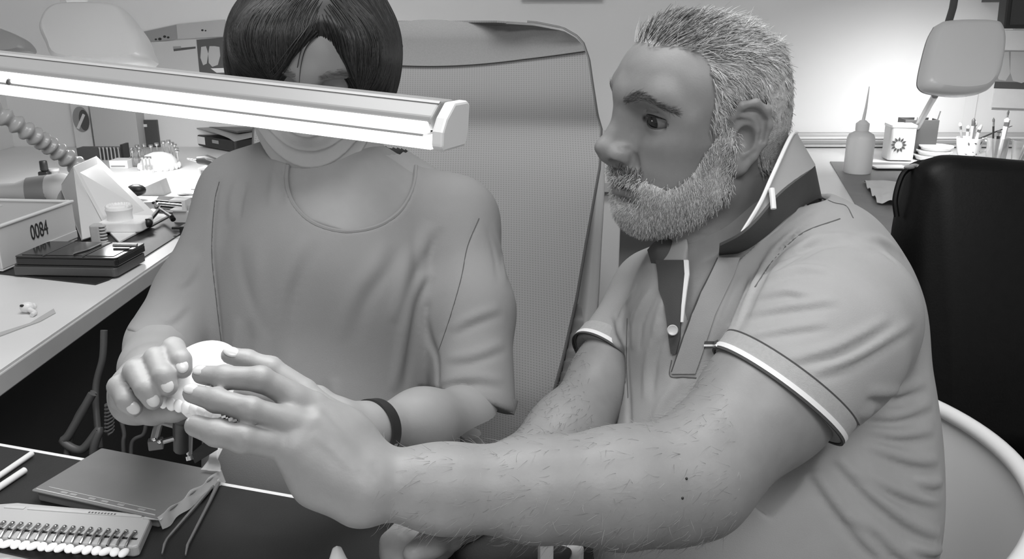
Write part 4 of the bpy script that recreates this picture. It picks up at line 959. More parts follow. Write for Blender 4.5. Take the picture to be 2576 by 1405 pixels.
def strands(name, roots, dirs, length, width, grey, m, parent, bend=None, seg=4, curl=0.0, taper=.25):
    """thin three-sided hairs; roots (n,3), dirs (n,seg,3) unit directions per segment, length (n,), grey (n,) per-strand tone"""
    n = len(roots); pts = [roots]
    for j in range(seg): pts.append(pts[-1] + dirs[:, j]*(length/seg)[:, None])
    Pn = np.stack(pts, 1)                                       # n, seg+1, 3
    t = dirs[:, 0]; ref = np.where(np.abs(t[:, 2:3]) < .8, np.array([[0, 0, 1.]]), np.array([[1., 0, 0]]))
    u = np.cross(t, ref); u /= np.linalg.norm(u, axis=1, keepdims=True); v = np.cross(t, u)
    ww = np.linspace(1, taper, seg+1)[None, :]*np.asarray(width).reshape(-1, 1)
    ring = []
    for a in (0, 2.094, 4.189): ring.append(Pn + (u*math.cos(a)+v*math.sin(a))[:, None, :]*ww[..., None])
    V = np.stack(ring, 2).reshape(-1, 3)                        # n*(seg+1)*3
    base = (np.arange(n)*(seg+1)*3)[:, None]; F = []
    for j in range(seg):
        for a in range(3):
            b2 = (a+1) % 3; F.append(np.concatenate([base+j*3+a, base+j*3+b2, base+(j+1)*3+b2, base+(j+1)*3+a], 1))
    o = np_obj(name, V, np.concatenate(F), m, parent)
    at = o.data.attributes.new('tone', 'FLOAT', 'POINT'); at.data.foreach_set('value', np.repeat(np.asarray(grey, np.float32), (seg+1)*3))
    o['kind'] = 'stuff'; return o
def flow_noise(p, sc, seed):
    g = np.random.default_rng(seed); out = np.zeros_like(p)
    for _ in range(6):
        w_ = g.normal(size=3)*sc; ph = g.random(3)*6.28; amp = g.normal(size=3)
        out += np.sin(p @ w_ + ph[0])[:, None]*amp[None, :]
    return out/3
def hair_mat(name, rough=.45):
    m = mat(name, 128, rough, spec=.4); nt = m.node_tree; b = nt.nodes['Principled BSDF']
    a = nt.nodes.new('ShaderNodeAttribute'); a.attribute_name = 'tone'; nt.links.new(a.outputs['Fac'], b.inputs['Base Color']); return m
def unit(a): return a/np.maximum(np.linalg.norm(a, axis=-1, keepdims=True), 1e-9)
def pose(yaw, pitch, roll, loc, sc):
    return Matrix.Translation(Vector(loc)) @ Matrix.Rotation(R(yaw), 4, 'Z') @ Matrix.Rotation(R(pitch), 4, 'Y') @ Matrix.Rotation(R(roll), 4, 'X') @ Matrix.Scale(sc, 4)
def A3(v): return np.array(v, float)

EYE = (.0605, .0340, .0205); EYE_R = .0195; EYE_AZ = .30; EYE_W = 1.30
# ------------------------------------------------------------------ head sculpt (local frame: x forward, y the person's left, z up, origin between the ear canals)
def head_field(h, mw, male=True, lo=(-.16, -.11, -.20), hi=(.16, .12, .16), ears=True, lids=.0225, eo=(.33, -.10)):
    f = Field(lo, hi, h, mw); j = 1.0 if male else .93
    f.ell((.000, 0, .037), (.090, .076, .071), k=.01)
    f.ell((-.022, 0, .018), (.066, .069, .058), k=.02)
    f.ell((.030, 0, .046), (.060, .063, .052), k=.03)
    f.ell((.036, 0, -.020), (.050, .058, .062), k=.03)
    for s in (-1, 1):
        f.cone((.085, .006*s, .040), (.070, .044*s, .042), .0115 if male else .009, .009, k=.018)       # brow ridge
        f.cone((.070, .044*s, .042), (.052, .060*s, .022), .009, .008, k=.02)
        f.ell((.056, .046*s, -.004), (.024, .020, .017), k=.022)                                        # cheekbone
        f.cone((.000, .060*s, -.010), (.006, .054*s*j, -.058), .017, .016, k=.022)                      # ramus
        f.cone((.006, .054*s*j, -.056), (.066, .016*s, -.086), .018, .016, k=.025)                      # jaw body
        f.ell((.058, .034*s, -.040), (.030, .026, .034), k=.02)                                         # cheek
    f.ell((.065, 0, -.085), (.019, .023, .017), k=.018)                                                 # chin
    f.ell((.040, 0, -.070), (.048, .042, .034), k=.03)
    f.ell((.073, 0, -.050), (.019, .029, .024), k=.02)                                                  # muzzle
    for s in (-1, 1):
        f.ell((.090, .034*s, .020), (.017, .021, .0145), k=.016, mode='cut')                            # eye socket
        f.ell((.096, .016*s, .012), (.012, .008, .016), k=.012, mode='cut')
    # nose
    f.cone((.084, 0, .036), (.092, 0, .022), .010, .0080, k=.014)
    f.cone((.091, 0, .026), (.1140, 0, -.011), .0066, .0080, k=.010)
    f.cone((.080, 0, .010), (.098, 0, -.020), .013, .0145, k=.014)
    f.ell((.1130, 0, -.0130), (.0120, .0088, .0086), k=.008)
    f.cone((.114, 0, -.023), (.098, 0, -.034), .0052, .0056, k=.007)
    for s in (-1, 1):
        f.ell((.1020, .0128*s, -.0200), (.0130, .0072, .0095), k=.008)
        f.ell((.1070, .0085*s, -.0305), (.0090, .0042, .0058), k=.002, mode='cut')
        f.ell((.1065, .0128*s, -.0262), (.0092, .0055, .0040), rot=np.array(Matrix.Rotation(-.35, 3, 'Y')), k=.0015, mode='cut')
        f.chain([(.104, .0175*s, -.0105), (.0965, .0205*s, -.0125), (.0915, .0220*s, -.0200), (.0920, .0205*s, -.0300)], (.0014, .0020, .0022, .0018), k=.004, mode='cut'); f.chain([(.090, .024*s, -.024), (.083, .0335*s, -.040), (.076, .0385*s, -.054)], (.0014, .0016, .0010), k=.008, mode='cut')         # alar groove
    # lips
    for s in (-1, 1):
        f.cone((.0965, .004*s, -.0500), (.086, .024*s, -.0555), .0052, .0028, k=.007)
        f.cone((.0955, .0, -.0630), (.086, .023*s, -.0570), .0062, .0026, k=.007)
        f.cone((.103, 0, -.0565), (.0895, .026*s, -.0565), .0014, .0012, k=.0030, mode='cut')
    f.ell((.091, 0, -.073), (.010, .016, .005), k=.008, mode='cut')
    # eyelids round the eyeball, almond opening
    for s in (-1, 1):
        ec = np.array((EYE[0], EYE[1]*s, EYE[2]))
        f.ell(ec, (EYE_R*1.10, EYE_R*1.10, EYE_R*1.06), k=.006)
        f.chain([(ec[0]+EYE_R*1.14*math.cos(a)*math.cos(.44), ec[1]+s*EYE_R*1.14*math.sin(a)*math.cos(.44), ec[2]+EYE_R*1.14*math.sin(.44 + .10*math.sin(a))) for a in (-.5, -.1, .3, .8, 1.25)], (.0004, .0009, .0010, .0009, .0004), k=.003, mode='cut')     # lid crease
        f.eye_open(ec, EYE_R, s, EYE_AZ, EYE_W, eo[0], eo[1])
    if ears:
        for s in (-1, 1):
            y = .0735*s
            rim = [(.010, y, .010), (.012, y+.004*s, .024), (.004, y+.009*s, .036), (-.010, y+.012*s, .038), (-.022, y+.014*s, .030), (-.026, y+.014*s, .014), (-.022, y+.012*s, -.004), (-.014, y+.009*s, -.018), (-.004, y+.006*s, -.030), (.004, y+.004*s, -.034), (.010, y+.002*s, -.026), (.009, y, -.014)]
            f.ell((-.006, y+.002*s, .002), (.017, .006, .032), k=.006)
            f.ell((-.010, y+.007*s, .010), (.015, .0035, .026), rot=np.array(Matrix.Rotation(-.22*s, 3, 'Z')), k=.004)
            f.chain(rim[:9], [.0036, .0036, .0040, .0040, .0040, .0038, .0036, .0040, .0055], k=.004)
            f.ell((.0015, y+.005*s, -.027), (.0085, .0050, .0105), k=.006)
            f.chain([(.004, y+.008*s, .026), (-.010, y+.0095*s, .024), (-.016, y+.0100*s, .010), (-.012, y+.009*s, -.008), (-.002, y+.007*s, -.016)], [.0022, .0026, .0028, .0026, .0030], k=.004)
            f.ell((-.003, y+.010*s, .002), (.0095, .0100, .0130), k=.003, mode='cut')
            f.cone((-.004, y+.0135*s, .029), (-.019, y+.0155*s, .020), .0030, .0026, k=.003, mode='cut')
            f.cone((-.019, y+.0155*s, .020), (-.019, y+.014*s, .000), .0026, .0022, k=.003, mode='cut')
            f.ell((.0085, y+.005*s, -.002), (.0045, .0055, .0075), k=.004)
    return f
# ------------------------------------------------------------------ the bearded man
M['skin_man'] = mat('skin_man', 138, .5, .05, 60, .06, 500)
M['hair'] = hair_mat('hair_strands')
HM = pose(198.3, 3.6, -5.0, (.2126, .9714, 1.2053), 1.0285); HMi = HM.inverted()
man = thing('person', 'grey-haired bearded man in a grey polo shirt reaching out with his near arm', 'person', (.33, 1.0, .425))
hf = head_field(.0016, HM, True)
# neck (in head space)
nb = HMi @ P(1905, 640, 1.02); nb2 = HMi @ P(1860, 720, 1.0)
hf.cone((-.030, 0, -.020), nb, .056, .062, k=.03); hf.cone((.005, 0, -.060), HMi @ P(1810, 740, 1.0), .038, .050, k=.03)
for s_ in (-1, 1): hf.cone((-.022, .052*s_, -.025), HMi @ P(1790, 690, .975), .010, .008, k=.02)
face = hf.copy(); HV, HF = hf.mesh()
# near arm (his left) and hand, far arm and hand
af = Field(A3((-.30, .42, .80)), A3((.46, .92, 1.16)), .0022)
def finger(f, pts, rs, k=.0024):
    q = [np.array(P(*p)) for p in pts]; f.chain(q, rs, k)
    for i in (1, 2):      # knuckle fullness
        f.ell(q[i], (rs[i]*1.05,)*3, k=.003)
    return q
S_ = P(2215, 680, .89); E_ = P(1712, 1245, .735); W_ = P(960, 1215, .685)
af.cone(P(2070, 860, .835), P(1932, 1004, .796), .059, .0585, k=.02)
af.cone(P(1932, 1004, .796), P(1745, 1195, .748), .0585, .048, k=.02)
af.cone(P(1740, 1205, .745), P(1560, 1225, .73), .047, .046, k=.03)
af.cone(P(1560, 1225, .73), P(1350, 1230, .715), .046, .038, k=.03)
af.cone(P(1350, 1230, .715), P(1120, 1228, .70), .038, .0305, k=.03)
af.cone(P(1120, 1228, .70), P(960, 1215, .69), .0305, .0275, k=.03)
af.ell(P(1690, 1300, .735), (.022, .022, .018), k=.02)
# hand
kn = [(765, 985, .712), (790, 1020, .684), (780, 1072, .668), (738, 1130, .662)]
wr = [(930, 1165, .70), (925, 1192, .685), (915, 1220, .68), (905, 1236, .68)]
for a, b_, r0, r1 in zip(wr, kn, (.020, .021, .021, .022), (.0108, .0112, .0114, .0118)): af.cone(P(*a), P(*b_), r0, r1, k=.013)
af.cone(P(*wr[3]), P(800, 1206, .675), .0225, .017, k=.02); af.cone(P(800, 1206, .675), P(*kn[3]), .017, .012, k=.02)
af.ell(P(850, 1100, .70), (.028, .018, .024), k=.02)
fing = [finger(af, [(765, 985, .712), (680, 925, .708), (622, 905, .705), (578, 893, .703)], (.0112, .0092, .0082, .0072)),
        finger(af, [(790, 1020, .684), (655, 953, .662), (565, 949, .666), (508, 942, .674)], (.0108, .0097, .0091, .0076)),
        finger(af, [(780, 1072, .668), (630, 1030, .648), (545, 1006, .652), (484, 989, .660)], (.0108, .0095, .0089, .0075)),
        finger(af, [(738, 1126, .662), (612, 1103, .642), (546, 1088, .644), (492, 1070, .650)], (.0120, .0104, .0098, .0084)),
        finger(af, [(850, 1075, .735), (730, 1030, .735), (660, 1005, .728), (612, 990, .722)], (.0150, .0120, .0105, .0085))]
af.ell(P(738, 1020, .672), (.009, .007, .009), k=.010); af.ell(P(715, 1082, .660), (.009, .007, .008), k=.010)      # webs
# creases on the knuckles of the lower fingers, wrist wrinkles
for pth in ([(598, 1105), (606, 1112), (616, 1104)], [(592, 1096), (600, 1101), (612, 1094)], [(600, 1018), (610, 1026), (622, 1022)]): af.fold(pth, .0025, .0009, crease=True, n=6)
for pth in ([(905, 1180), (930, 1210), (960, 1260)], [(930, 1160), (950, 1190), (985, 1230)]): af.fold(pth, .004, .0010, crease=True, n=8)
for pth in ([(770, 1000), (830, 1070), (905, 1140)], [(795, 1035), (850, 1100), (910, 1170)], [(785, 1085), (840, 1130), (900, 1190)]): af.fold(pth, .004, .0014, n=10)
AV, AF = af.mesh()
# nails
nail = mat('nail', 176, .25)
# far arm
bf = Field(A3((-.20, .55, .84)), A3((.32, 1.22, 1.10)), .0024)
bf.cone(P(1600, 800, 1.10), P(1530, 950, 1.06), .043, .042, k=.02)
bf.cone(P(1530, 950, 1.06), P(1425, 1090, .985), .042, .040, k=.03)
bf.cone(P(1425, 1090, .985), P(1280, 1210, .90), .041, .034, k=.03)
bf.cone(P(1280, 1210, .90), P(1150, 1300, .81), .034, .026, k=.03)
wr2 = P(1150, 1300, .81)
bf.cone(wr2, P(1060, 1345, .765), .026, .022, k=.03)
for q0, q1, q2, q3 in (((1075, 1340, .775), (1010, 1345, .755), (985, 1365, .745), (978, 1390, .740)), ((1080, 1350, .765), (1010, 1365, .742), (990, 1390, .735), (985, 1412, .733)), ((1095, 1362, .755), (1040, 1385, .735), (1015, 1410, .728), (1005, 1432, .727)), ((1110, 1372, .755), (1065, 1405, .735), (1045, 1430, .730), (1035, 1450, .729))):
    bf.chain([np.array(P(*q)) for q in (q0, q1, q2, q3)], (.0125, .0105, .0095, .008), k=.006)
bf.chain([np.array(P(*q)) for q in ((1120, 1320, .785), (1130, 1345, .745), (1085, 1365, .722), (1040, 1390, .712))], (.014, .0125, .0115, .0090), k=.008)
BV, BF = bf.mesh()
# torso core under the shirt so that the body is one figure
tf = Field(A3((.05, .80, .42)), A3((.62, 1.28, 1.12)), .008)
tf.ell(P(1960, 900, 1.03), (.145, .11, .19), k=.03); tf.ell(P(1930, 1350, 1.01), (.17, .13, .22), k=.05)
tf.cone(P(1905, 640, 1.02), P(1940, 780, 1.03), .062, .10, k=.04)
tf.cone(P(1930, 740, 1.02), P(2100, 800, .92), .055, .050, k=.03); tf.cone(P(1900, 760, 1.05), P(1640, 770, 1.12), .06, .045, k=.03)
TV, TF = tf.mesh()
# eyes
M['eye_white'] = mat('eye_white', 128, .15); M['iris'] = mat('iris', 38, .1)
def make_eye(mw, s_, sc, gaze, owner, lash=True, eo=(.33, -.10)):
    c = mw @ Vector((EYE[0], EYE[1]*s_, EYE[2])); b = MB(); b.frame(c); b.ball((0, 0, 0), EYE_R*.985*sc, 32, 20); b.obj('eyeball', M['eye_white'], owner, True)
    gd = (mw.to_3x3() @ Vector(gaze)).normalized(); rr_ = EYE_R*.985*sc; q = gd.to_track_quat('Z', 'Y').to_matrix()
    b = MB(); b.frame(c, q); b.lathe([(rr_*math.sin(a)*1.012, rr_*math.cos(a)*1.012) for a in (.44, .3, .2, .1, .0001)], 24); b.obj('iris', M['iris'], owner, True)
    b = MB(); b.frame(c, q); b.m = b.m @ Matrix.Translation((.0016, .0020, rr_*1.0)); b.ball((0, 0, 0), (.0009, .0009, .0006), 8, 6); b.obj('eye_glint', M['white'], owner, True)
    if lash:
        for nm, sg, th in (('eyelash', 1, .0012), ('lower_lash', -1, .0005)):
            lp = []
            for k_ in range(31):
                t_ = -1 + 2*k_/30; az = EYE_AZ + EYE_W*t_; el = eo[1] + sg*eo[0]*.98*max(0, 1-t_*t_); rq = EYE_R*1.055
                lp.append(mw @ Vector((EYE[0] + rq*math.cos(az)*math.cos(el), (EYE[1] + rq*math.sin(az)*math.cos(el))*s_, EYE[2] + rq*math.sin(el))))
            b = MB(); b.tube(lp, [.0003 + th*math.sin(math.pi*k_/30) for k_ in range(31)], 6); b.obj(nm, M['iris'] if sg > 0 else M['dgrey'], owner, True)
for s_ in (-1, 1): make_eye(HM, s_, 1.0285, (1, .14, -.16), man)
# fingernails of the near hand
for q, nrm_c in ((fing[0], .8), (fing[1], .8), (fing[2], .8), (fing[3], .9)):
    tip = Vector(q[3]); dr = (Vector(q[3])-Vector(q[2])).normalized(); vw = (Vector((0, 0, CAM_Z))-tip).normalized(); up = (vw + Vector((0, 0, .9))).normalized(); up = (up - dr*up.dot(dr)).normalized(); sd = dr.cross(up)
    b = MB(); b.frame(tip + up*.0064 - dr*.0015, basis(dr, sd, up) if dr.cross(sd).dot(up) > 0 else basis(dr, -sd, up)); b.ball((0, 0, 0), (.0068, .0050, .0016), 14, 8); b.obj('fingernail', nail, man, True)

# ---- polo shirt
sf = Field(A3((.03, .60, .42)), A3((.66, 1.34, 1.20)), .0030)
sf.ell(P(1935, 910, 1.03), (.160, .13, .210), k=.03)
sf.ell(P(1910, 1330, 1.00), (.195, .155, .235), k=.07)
sf.ell(P(2095, 850, 1.02), (.078, .090, .15), k=.04)
sf.ell(P(2150, 1150, 1.01), (.076, .10, .17), k=.05)
sf.ell(P(1720, 900, 1.04), (.065, .07, .14), k=.05)
sf.cone(P(1978, 635, .985), P(2105, 800, .905), .058, .076, k=.04)
sf.cone(P(2000, 665, 1.04), P(2120, 800, 1.0), .066, .076, k=.04)
sf.cone(P(1840, 670, 1.02), P(1660, 740, 1.12), .058, .058, k=.05)
sf.cone(P(1900, 640, 1.0), P(1800, 800, .99), .07, .075, k=.05)
sf.cone(P(1950, 612, .955), P(2050, 650, .955), .046, .050, k=.03); sf.cone(P(1985, 600, 1.0), P(2060, 640, 1.0), .05, .05, k=.03)
# sleeves
sf.cone(P(2105, 800, .895), P(2060, 858, .845), .077, .076, k=.03)
sf.cone(P(2060, 858, .840), P(1940, 1008, .798), .076, .0705, k=.03)
sf.cone(P(1655, 750, 1.12), P(1530, 905, 1.075), .056, .049, k=.03)
# folds
for pth, w_, a_ in (([(1924, 699), (2009, 672), (2098, 679)], .007, .004), ([(1899, 744), (1979, 729), (2050, 742)], .007, .0035), ([(1875, 788), (1979, 769), (2110, 752)], .007, .0038), ([(1855, 846), (1959, 828), (2090, 808)], .007, .0035),
    ([(1969, 905), (2098, 873), (2240, 798)], .008, .004), ([(2039, 937), (2148, 898), (2300, 808)], .008, .004), ([(1990, 640), (2060, 600), (2150, 590)], .009, .0045), ([(1930, 668), (2000, 625), (2070, 575)], .008, .0035), ([(2150, 600), (2220, 605), (2270, 640)], .010, .004),
    ([(1868, 690), (1830, 780), (1802, 865)], .006, .004), ([(1895, 690), (1855, 790), (1825, 855)], .006, .004), ([(1925, 665), (1885, 740), (1850, 830)], .006, .004), ([(1960, 620), (1915, 680), (1880, 740)], .006, .0035),
    ([(2010, 570), (1950, 625), (1900, 690)], .006, .003), ([(2040, 545), (1985, 590), (1935, 640)], .006, .003), ([(2060, 520), (1990, 560), (1930, 610)], .005, .0025),
    ([(2018, 1126), (2085, 1234), (2177, 1351), (2240, 1410)], .010, .006), ([(2068, 1096), (2127, 1167), (2202, 1243), (2294, 1314), (2385, 1351)], .010, .007), ([(2130, 1290), (2206, 1330), (2260, 1381), (2330, 1420)], .010, .006),
    ([(2150, 1175), (2230, 1215), (2300, 1245), (2368, 1262)], .010, .006), ([(2180, 1110), (2252, 1140), (2310, 1155), (2362, 1158)], .010, .006), ([(2160, 1040), (2252, 1042), (2345, 1012)], .009, .005), ([(2180, 985), (2250, 985), (2330, 960)], .009, .004), ([(2170, 1075), (2260, 1090), (2350, 1080)], .009, .005), ([(2300, 1205), (2340, 1215), (2372, 1212)], .009, .005), ([(2280, 1370), (2340, 1385), (2390, 1380)], .009, .005),
    ([(1660, 800), (1630, 900), (1620, 1010)], .008, .003), ([(1640, 720), (1600, 800), (1590, 880)], .007, .004), ([(1600, 720), (1565, 790), (1555, 850)], .007, .004), ([(1690, 720), (1660, 780), (1640, 850)], .007, .003), ([(1545, 790), (1560, 840), (1580, 880)], .005, .003), ([(1700, 960), (1660, 1020), (1640, 1075)], .008, .003)):
    sf.fold2(pth, w_*.62, a_*1.15)
for pth, w_, a_ in (([(1965, 655), (2039, 624), (2125, 607)], .003, .0022), ([(2177, 1004), (2231, 1015), (2273, 1017)], .003, .002), ([(1582, 800), (1576, 900), (1580, 1000), (1582, 1085)], .005, .004),
    ([(2143, 542), (2128, 515), (2093, 505), (2041, 480)], .0016, .0011), ([(2113, 547), (2019, 584), (1949, 649), (1899, 719)], .0016, .0012), ([(2150, 1040), (2168, 1070), (2172, 1140), (2185, 1170), (2188, 1230)], .0018, .0012), ([(1690, 905), (1686, 945), (1750, 950)], .0016, .0011)):
    sf.fold(pth, w_, a_, taper=False, crease=True, n=24)
# neck opening and V, sleeve openings
pre_sf = sf.copy()
vp = [P(x, y, (pre_sf.hit(x, y) or .95) + o_) for x, y, o_ in ((1775, 660, .0), (1758, 710, .0), (1735, 770, .0), (1716, 830, .0))]
sf.chain([P(1905, 500, .975), P(1850, 600, .96)] + vp, (.064, .054, .024, .017, .010, .003), k=.004, mode='cut')
sf.ell(P(1900, 470, .99), (.080, .080, .060), k=.01, mode='cut')
def hem_cut(f, c, ax_, rin, keep):     # flat end + hollow
    f.plane(c, ax_, k=.004)
hc = np.array(P(1952, 994, .800)); ray_ = (Vector(hc)-Vector((0, 0, CAM_Z))).normalized(); l2_ = (P(1838, 1140, .8)-P(1952, 994, .8)); l2_ = (l2_ - ray_*l2_.dot(ray_)).normalized(); hd_ = np.array((l2_*math.cos(R(9)) - ray_*math.sin(R(9))).normalized())
# local plane cut of the near sleeve: subtract a fat disc beyond the hem
def disc_cut(f, c, n, rad, depth):
    c = np.array(c, float); n = np.array(n, float); n /= np.linalg.norm(n); m = rad+depth+.01
    g = f.sub(c-m, c+m); sl, X, Y, Z = g; x, y, z = X-c[0], Y-c[1], Z-c[2]
    t = x*n[0]+y*n[1]+z*n[2]; rr_ = np.sqrt(np.maximum(x*x+y*y+z*z-t*t, 0)); d = np.maximum(np.maximum(-t, t-depth), rr_-rad); f.op(sl, d, .003, 'cut')
disc_cut(sf, hc, hd_, .098, .09)
sf.cone(Vector(hc)+Vector(hd_)*.048, Vector(hc)+Vector(hd_)*.09, .0668, .0668, k=.002, mode='cut')
hc2 = np.array(P(1528, 914, 1.075)); hd2 = np.array((P(1530, 905, 1.075)-P(1655, 750, 1.12)).normalized()); disc_cut(sf, hc2, hd2, .066, .05)
SV, SF = sf.mesh()
def inner(pre, off, zmin):          # chest skin just under the cloth
    c_ = pre.copy(-off); k_ = int((zmin-c_.lo[2])/c_.h); c_.D = c_.D[:, :, k_:].copy(); c_.lo = c_.lo + np.array((0, 0, k_*c_.h)); c_.n = np.array(c_.D.shape); c_.ax = [pre.ax[0], pre.ax[1], pre.ax[2][k_:]]; c_.D[:, :, 0] = .01
    return c_
ic = inner(pre_sf, .006, .92); ic.D = np.maximum(ic.D, 0) if False else ic.D
XX, YY, ZZ = np.meshgrid(*ic.ax, indexing='ij', sparse=True); kx = np.array(P(1790, 700, .97)); ic.D = np.maximum(ic.D, (np.sqrt((XX-kx[0])**2 + (YY-kx[1])**2 + (ZZ-kx[2])**2)-.13).astype(np.float32)); ICV, ICF = ic.mesh()
BVV, BFF = merge([(HV, HF), (AV, AF), (BV, BF), (TV, TF), (ICV, ICF)])
body = np_obj('body', BVV, BFF, M['skin_man'], man)
M['polo'] = mat('polo_cotton', 160, .85, .025, 30, .15, 900); M['polo_dark'] = mat('polo_dark_trim', 74, .85, .04, 60, .15, 900)
shirt = np_obj('polo_shirt', SV, SF, M['polo'], man)
sm_ = mat('polo_seam', 96, .9)
for pth in ([(2041, 482), (2093, 508), (2128, 518), (2146, 548)], [(2113, 550), (2019, 586), (1949, 650), (1899, 722)], [(2152, 1050), (2168, 1085), (2172, 1140), (2185, 1172), (2188, 1230)], [(1578, 800), (1576, 900), (1580, 1000)], [(1690, 905), (1686, 945), (1720, 948), (1752, 950)]): seam(sf, pth, sm_, man)
M['cuff'] = mat('ribbed_cuff', 172, .9, .05, 300, .3, 1500); M['cuff_white'] = mat('cuff_stripe', 238, .9)
def cuff(c, n, u, rad, wdt, m, name, off=0.0, th=.0025, sq=1.0):
    c = Vector(c); n = Vector(n).normalized(); u = Vector(u); u = (u-n*u.dot(n)).normalized(); v = n.cross(u)
    b = MB(); b.grid(lambda a, t_: c + n*(off + wdt*t_) + (u*math.cos(2*math.pi*a) + v*math.sin(2*math.pi*a)*sq)*(rad), 64, 4, thick=th, closed_u=True); return b.obj(name, m, man, True)
up_ = (0, 0, 1)
cuff_o = cuff(hc, hd_, up_, .0715, .018, M['cuff'], 'sleeve_cuff', -.020); cuff(hc, hd_, up_, .0722, .0045, M['cuff_white'], 'cuff_stripe', -.006); cuff(hc, hd_, up_, .0720, .0022, M['polo_dark'], 'cuff_stripe', -.0012); cuff(hc, hd_, up_, .0717, .0014, M['polo_dark'], 'cuff_seam', -.0215)
cuff(hc2, hd2, up_, .0545, .020, M['cuff'], 'sleeve_cuff', -.022); cuff(hc2, hd2, up_, .0552, .0050, M['cuff_white'], 'cuff_stripe', -.007); cuff(hc2, hd2, up_, .0550, .0022, M['polo_dark'], 'cuff_stripe', -.0016)
# collar ribbons
def ribbon(name, lo_, hi_, m, n=36, th=.003, parent=man):
    a = bez([P(*p) for p in lo_], n); b_ = bez([P(*p) for p in hi_], n)
    bb = MB(); bb.grid(lambda u, v: a[int(round(u*n))].lerp(b_[int(round(u*n))], v), n+1, 8, thick=th); return bb.obj(name, m, parent, True)
def sd(x, y, d, o_=-.003):
    q = sf.hit(x, y+5); return (x, y, d if q is None else max(d-.004, min(q + o_, d + .05)))
ribbon('collar_band', [sd(*q) for q in [(1808, 648, .885), (1870, 632, .862), (1925, 596, .856), (1990, 540, .868), (2052, 502, .905), (2068, 500, .97), (2045, 505, 1.05), (1960, 480, 1.09)]], [(1812, 618, .89), (1862, 592, .868), (1905, 555, .862), (1965, 486, .872), (2038, 428, .91), (2050, 414, .97), (2030, 410, 1.04), (1960, 420, 1.08)], M['polo_dark'])
ribbon('collar_fall', [(1868, 588, .872), (1908, 553, .866), (1968, 484, .876), (2040, 426, .914), (2050, 412, .97), (2030, 408, 1.04), (1960, 418, 1.08)], [(1872, 578, .874), (1912, 512, .872), (1945, 440, .880), (1990, 345, .915), (2005, 334, .97), (1985, 338, 1.02), (1930, 350, 1.05)], M['polo'])
b = MB(); b.tube(bez([P(*p) for p in ((1868, 584, .871), (1912, 511, .869), (1944, 440, .877), (1988, 345, .912), (2004, 333, .968))], 30), .0022, 8); b.obj('collar_tipping', M['cuff_white'], man, True)
b = MB(); b.tube([P(1941, 474, .866), P(1944, 500, .863), P(1946, 525, .861)], .003, 8); b.obj('collar_tipping', M['cuff_white'], man, True)
ribbon('collar_band', [(1640, 668, .985), (1665, 690, .965), (1700, 668, .955), (1712, 640, .965), (1700, 625, 1.0)], [(1628, 628, .99), (1650, 606, .975), (1685, 603, .972), (1705, 618, .98), (1712, 622, 1.01)], M['polo_dark'])
# placket: dark facing, skin side edge, near flap, button
def on_shirt(px, py, off=-.003, dflt=.93):
    d = pre_sf.hit(px, py); d = dflt if d is None else d; return d + off
def patch(name, rows_, m, th=.002, off=-.002, dflt=.93):
    """quad strip draped on the shirt; rows_ = [(xl, xr, y), ...] in photo pixels"""
    ds = []
    for xl, xr, y in rows_:
        r_ = [on_shirt(xl + (xr-xl)*k/5, y, off, dflt) for k in range(6)]; ds.append(r_)
    nr = len(rows_)
    bb = MB(); bb.grid(lambda u, v: P(rows_[int(round(v*(nr-1)))][0] + (rows_[int(round(v*(nr-1)))][1]-rows_[int(round(v*(nr-1)))][0])*u, rows_[int(round(v*(nr-1)))][2], ds[int(round(v*(nr-1)))][int(round(u*5))]), 6, nr, thick=th); return bb.obj(name, m, man, True)
def draped(name, xl, xr, ys, m, off, dl, dr):
    """strip with its own depth line (left edge, right edge)"""
    n = len(ys)
    bb = MB(); bb.grid(lambda u, v: P(xl[int(round(v*(n-1)))]*(1-u)+xr[int(round(v*(n-1)))]*u, ys[int(round(v*(n-1)))], (dl[int(round(v*(n-1)))]*(1-u)+dr[int(round(v*(n-1)))]*u) + off), 5, n, thick=.002); return bb.obj(name, m, man, True)
patch('placket_facing', [(1652, 1722, 655), (1657, 1724, 690), (1660, 1720, 730), (1672, 1716, 770), (1680, 1714, 810), (1684, 1712, 850), (1690, 1702, 890)], M['polo_dark'], off=-.001, dflt=.955)
patch('placket_edge', [(1722, 1733, 655), (1724, 1735, 690), (1720, 1729, 730), (1716, 1724, 770), (1714, 1720, 810)], M['cuff_white'], off=-.0025, dflt=.952)
le = [P(x, y, on_shirt(x, y, -.0006)) for x, y in ((1806, 648), (1786, 690), (1763, 735), (1740, 790), (1720, 845), (1702, 900), (1690, 935))]; b = MB(); b.tube(bez(le, 24), .0012, 6); b.obj('placket_seam', M['polo_dark'], man, True)
patch('placket_flap', [(1806, 1862, 648), (1786, 1848, 690), (1763, 1826, 735), (1740, 1800, 790), (1720, 1782, 845), (1702, 1764, 900), (1690, 1750, 940)], mat('polo_flap', 154, .85, .03, 40, .15, 900), th=.0012, off=-.0002, dflt=.93)
d_ = on_shirt(1692, 830, -.0065); b = MB(); b.frame(P(1692, 830, d_), (Vector((0, 0, CAM_Z))-P(1692, 830, d_)).to_track_quat('Z', 'Y').to_matrix()); b.lathe([(.0055, -.001), (.0060, .0005), (.0052, .0016), (.0040, .0010), (0, .0010)], 20); b.obj('button', mat('button', 205, .3), man, True)
patch('pocket_edge', [(1772, 1806, 866), (1772, 1806, 871)], M['cuff_white'], off=-.003)
patch('pocket_shadow_opening', [(1774, 1806, 858), (1772, 1806, 866)], M['polo_dark'], off=-.001)

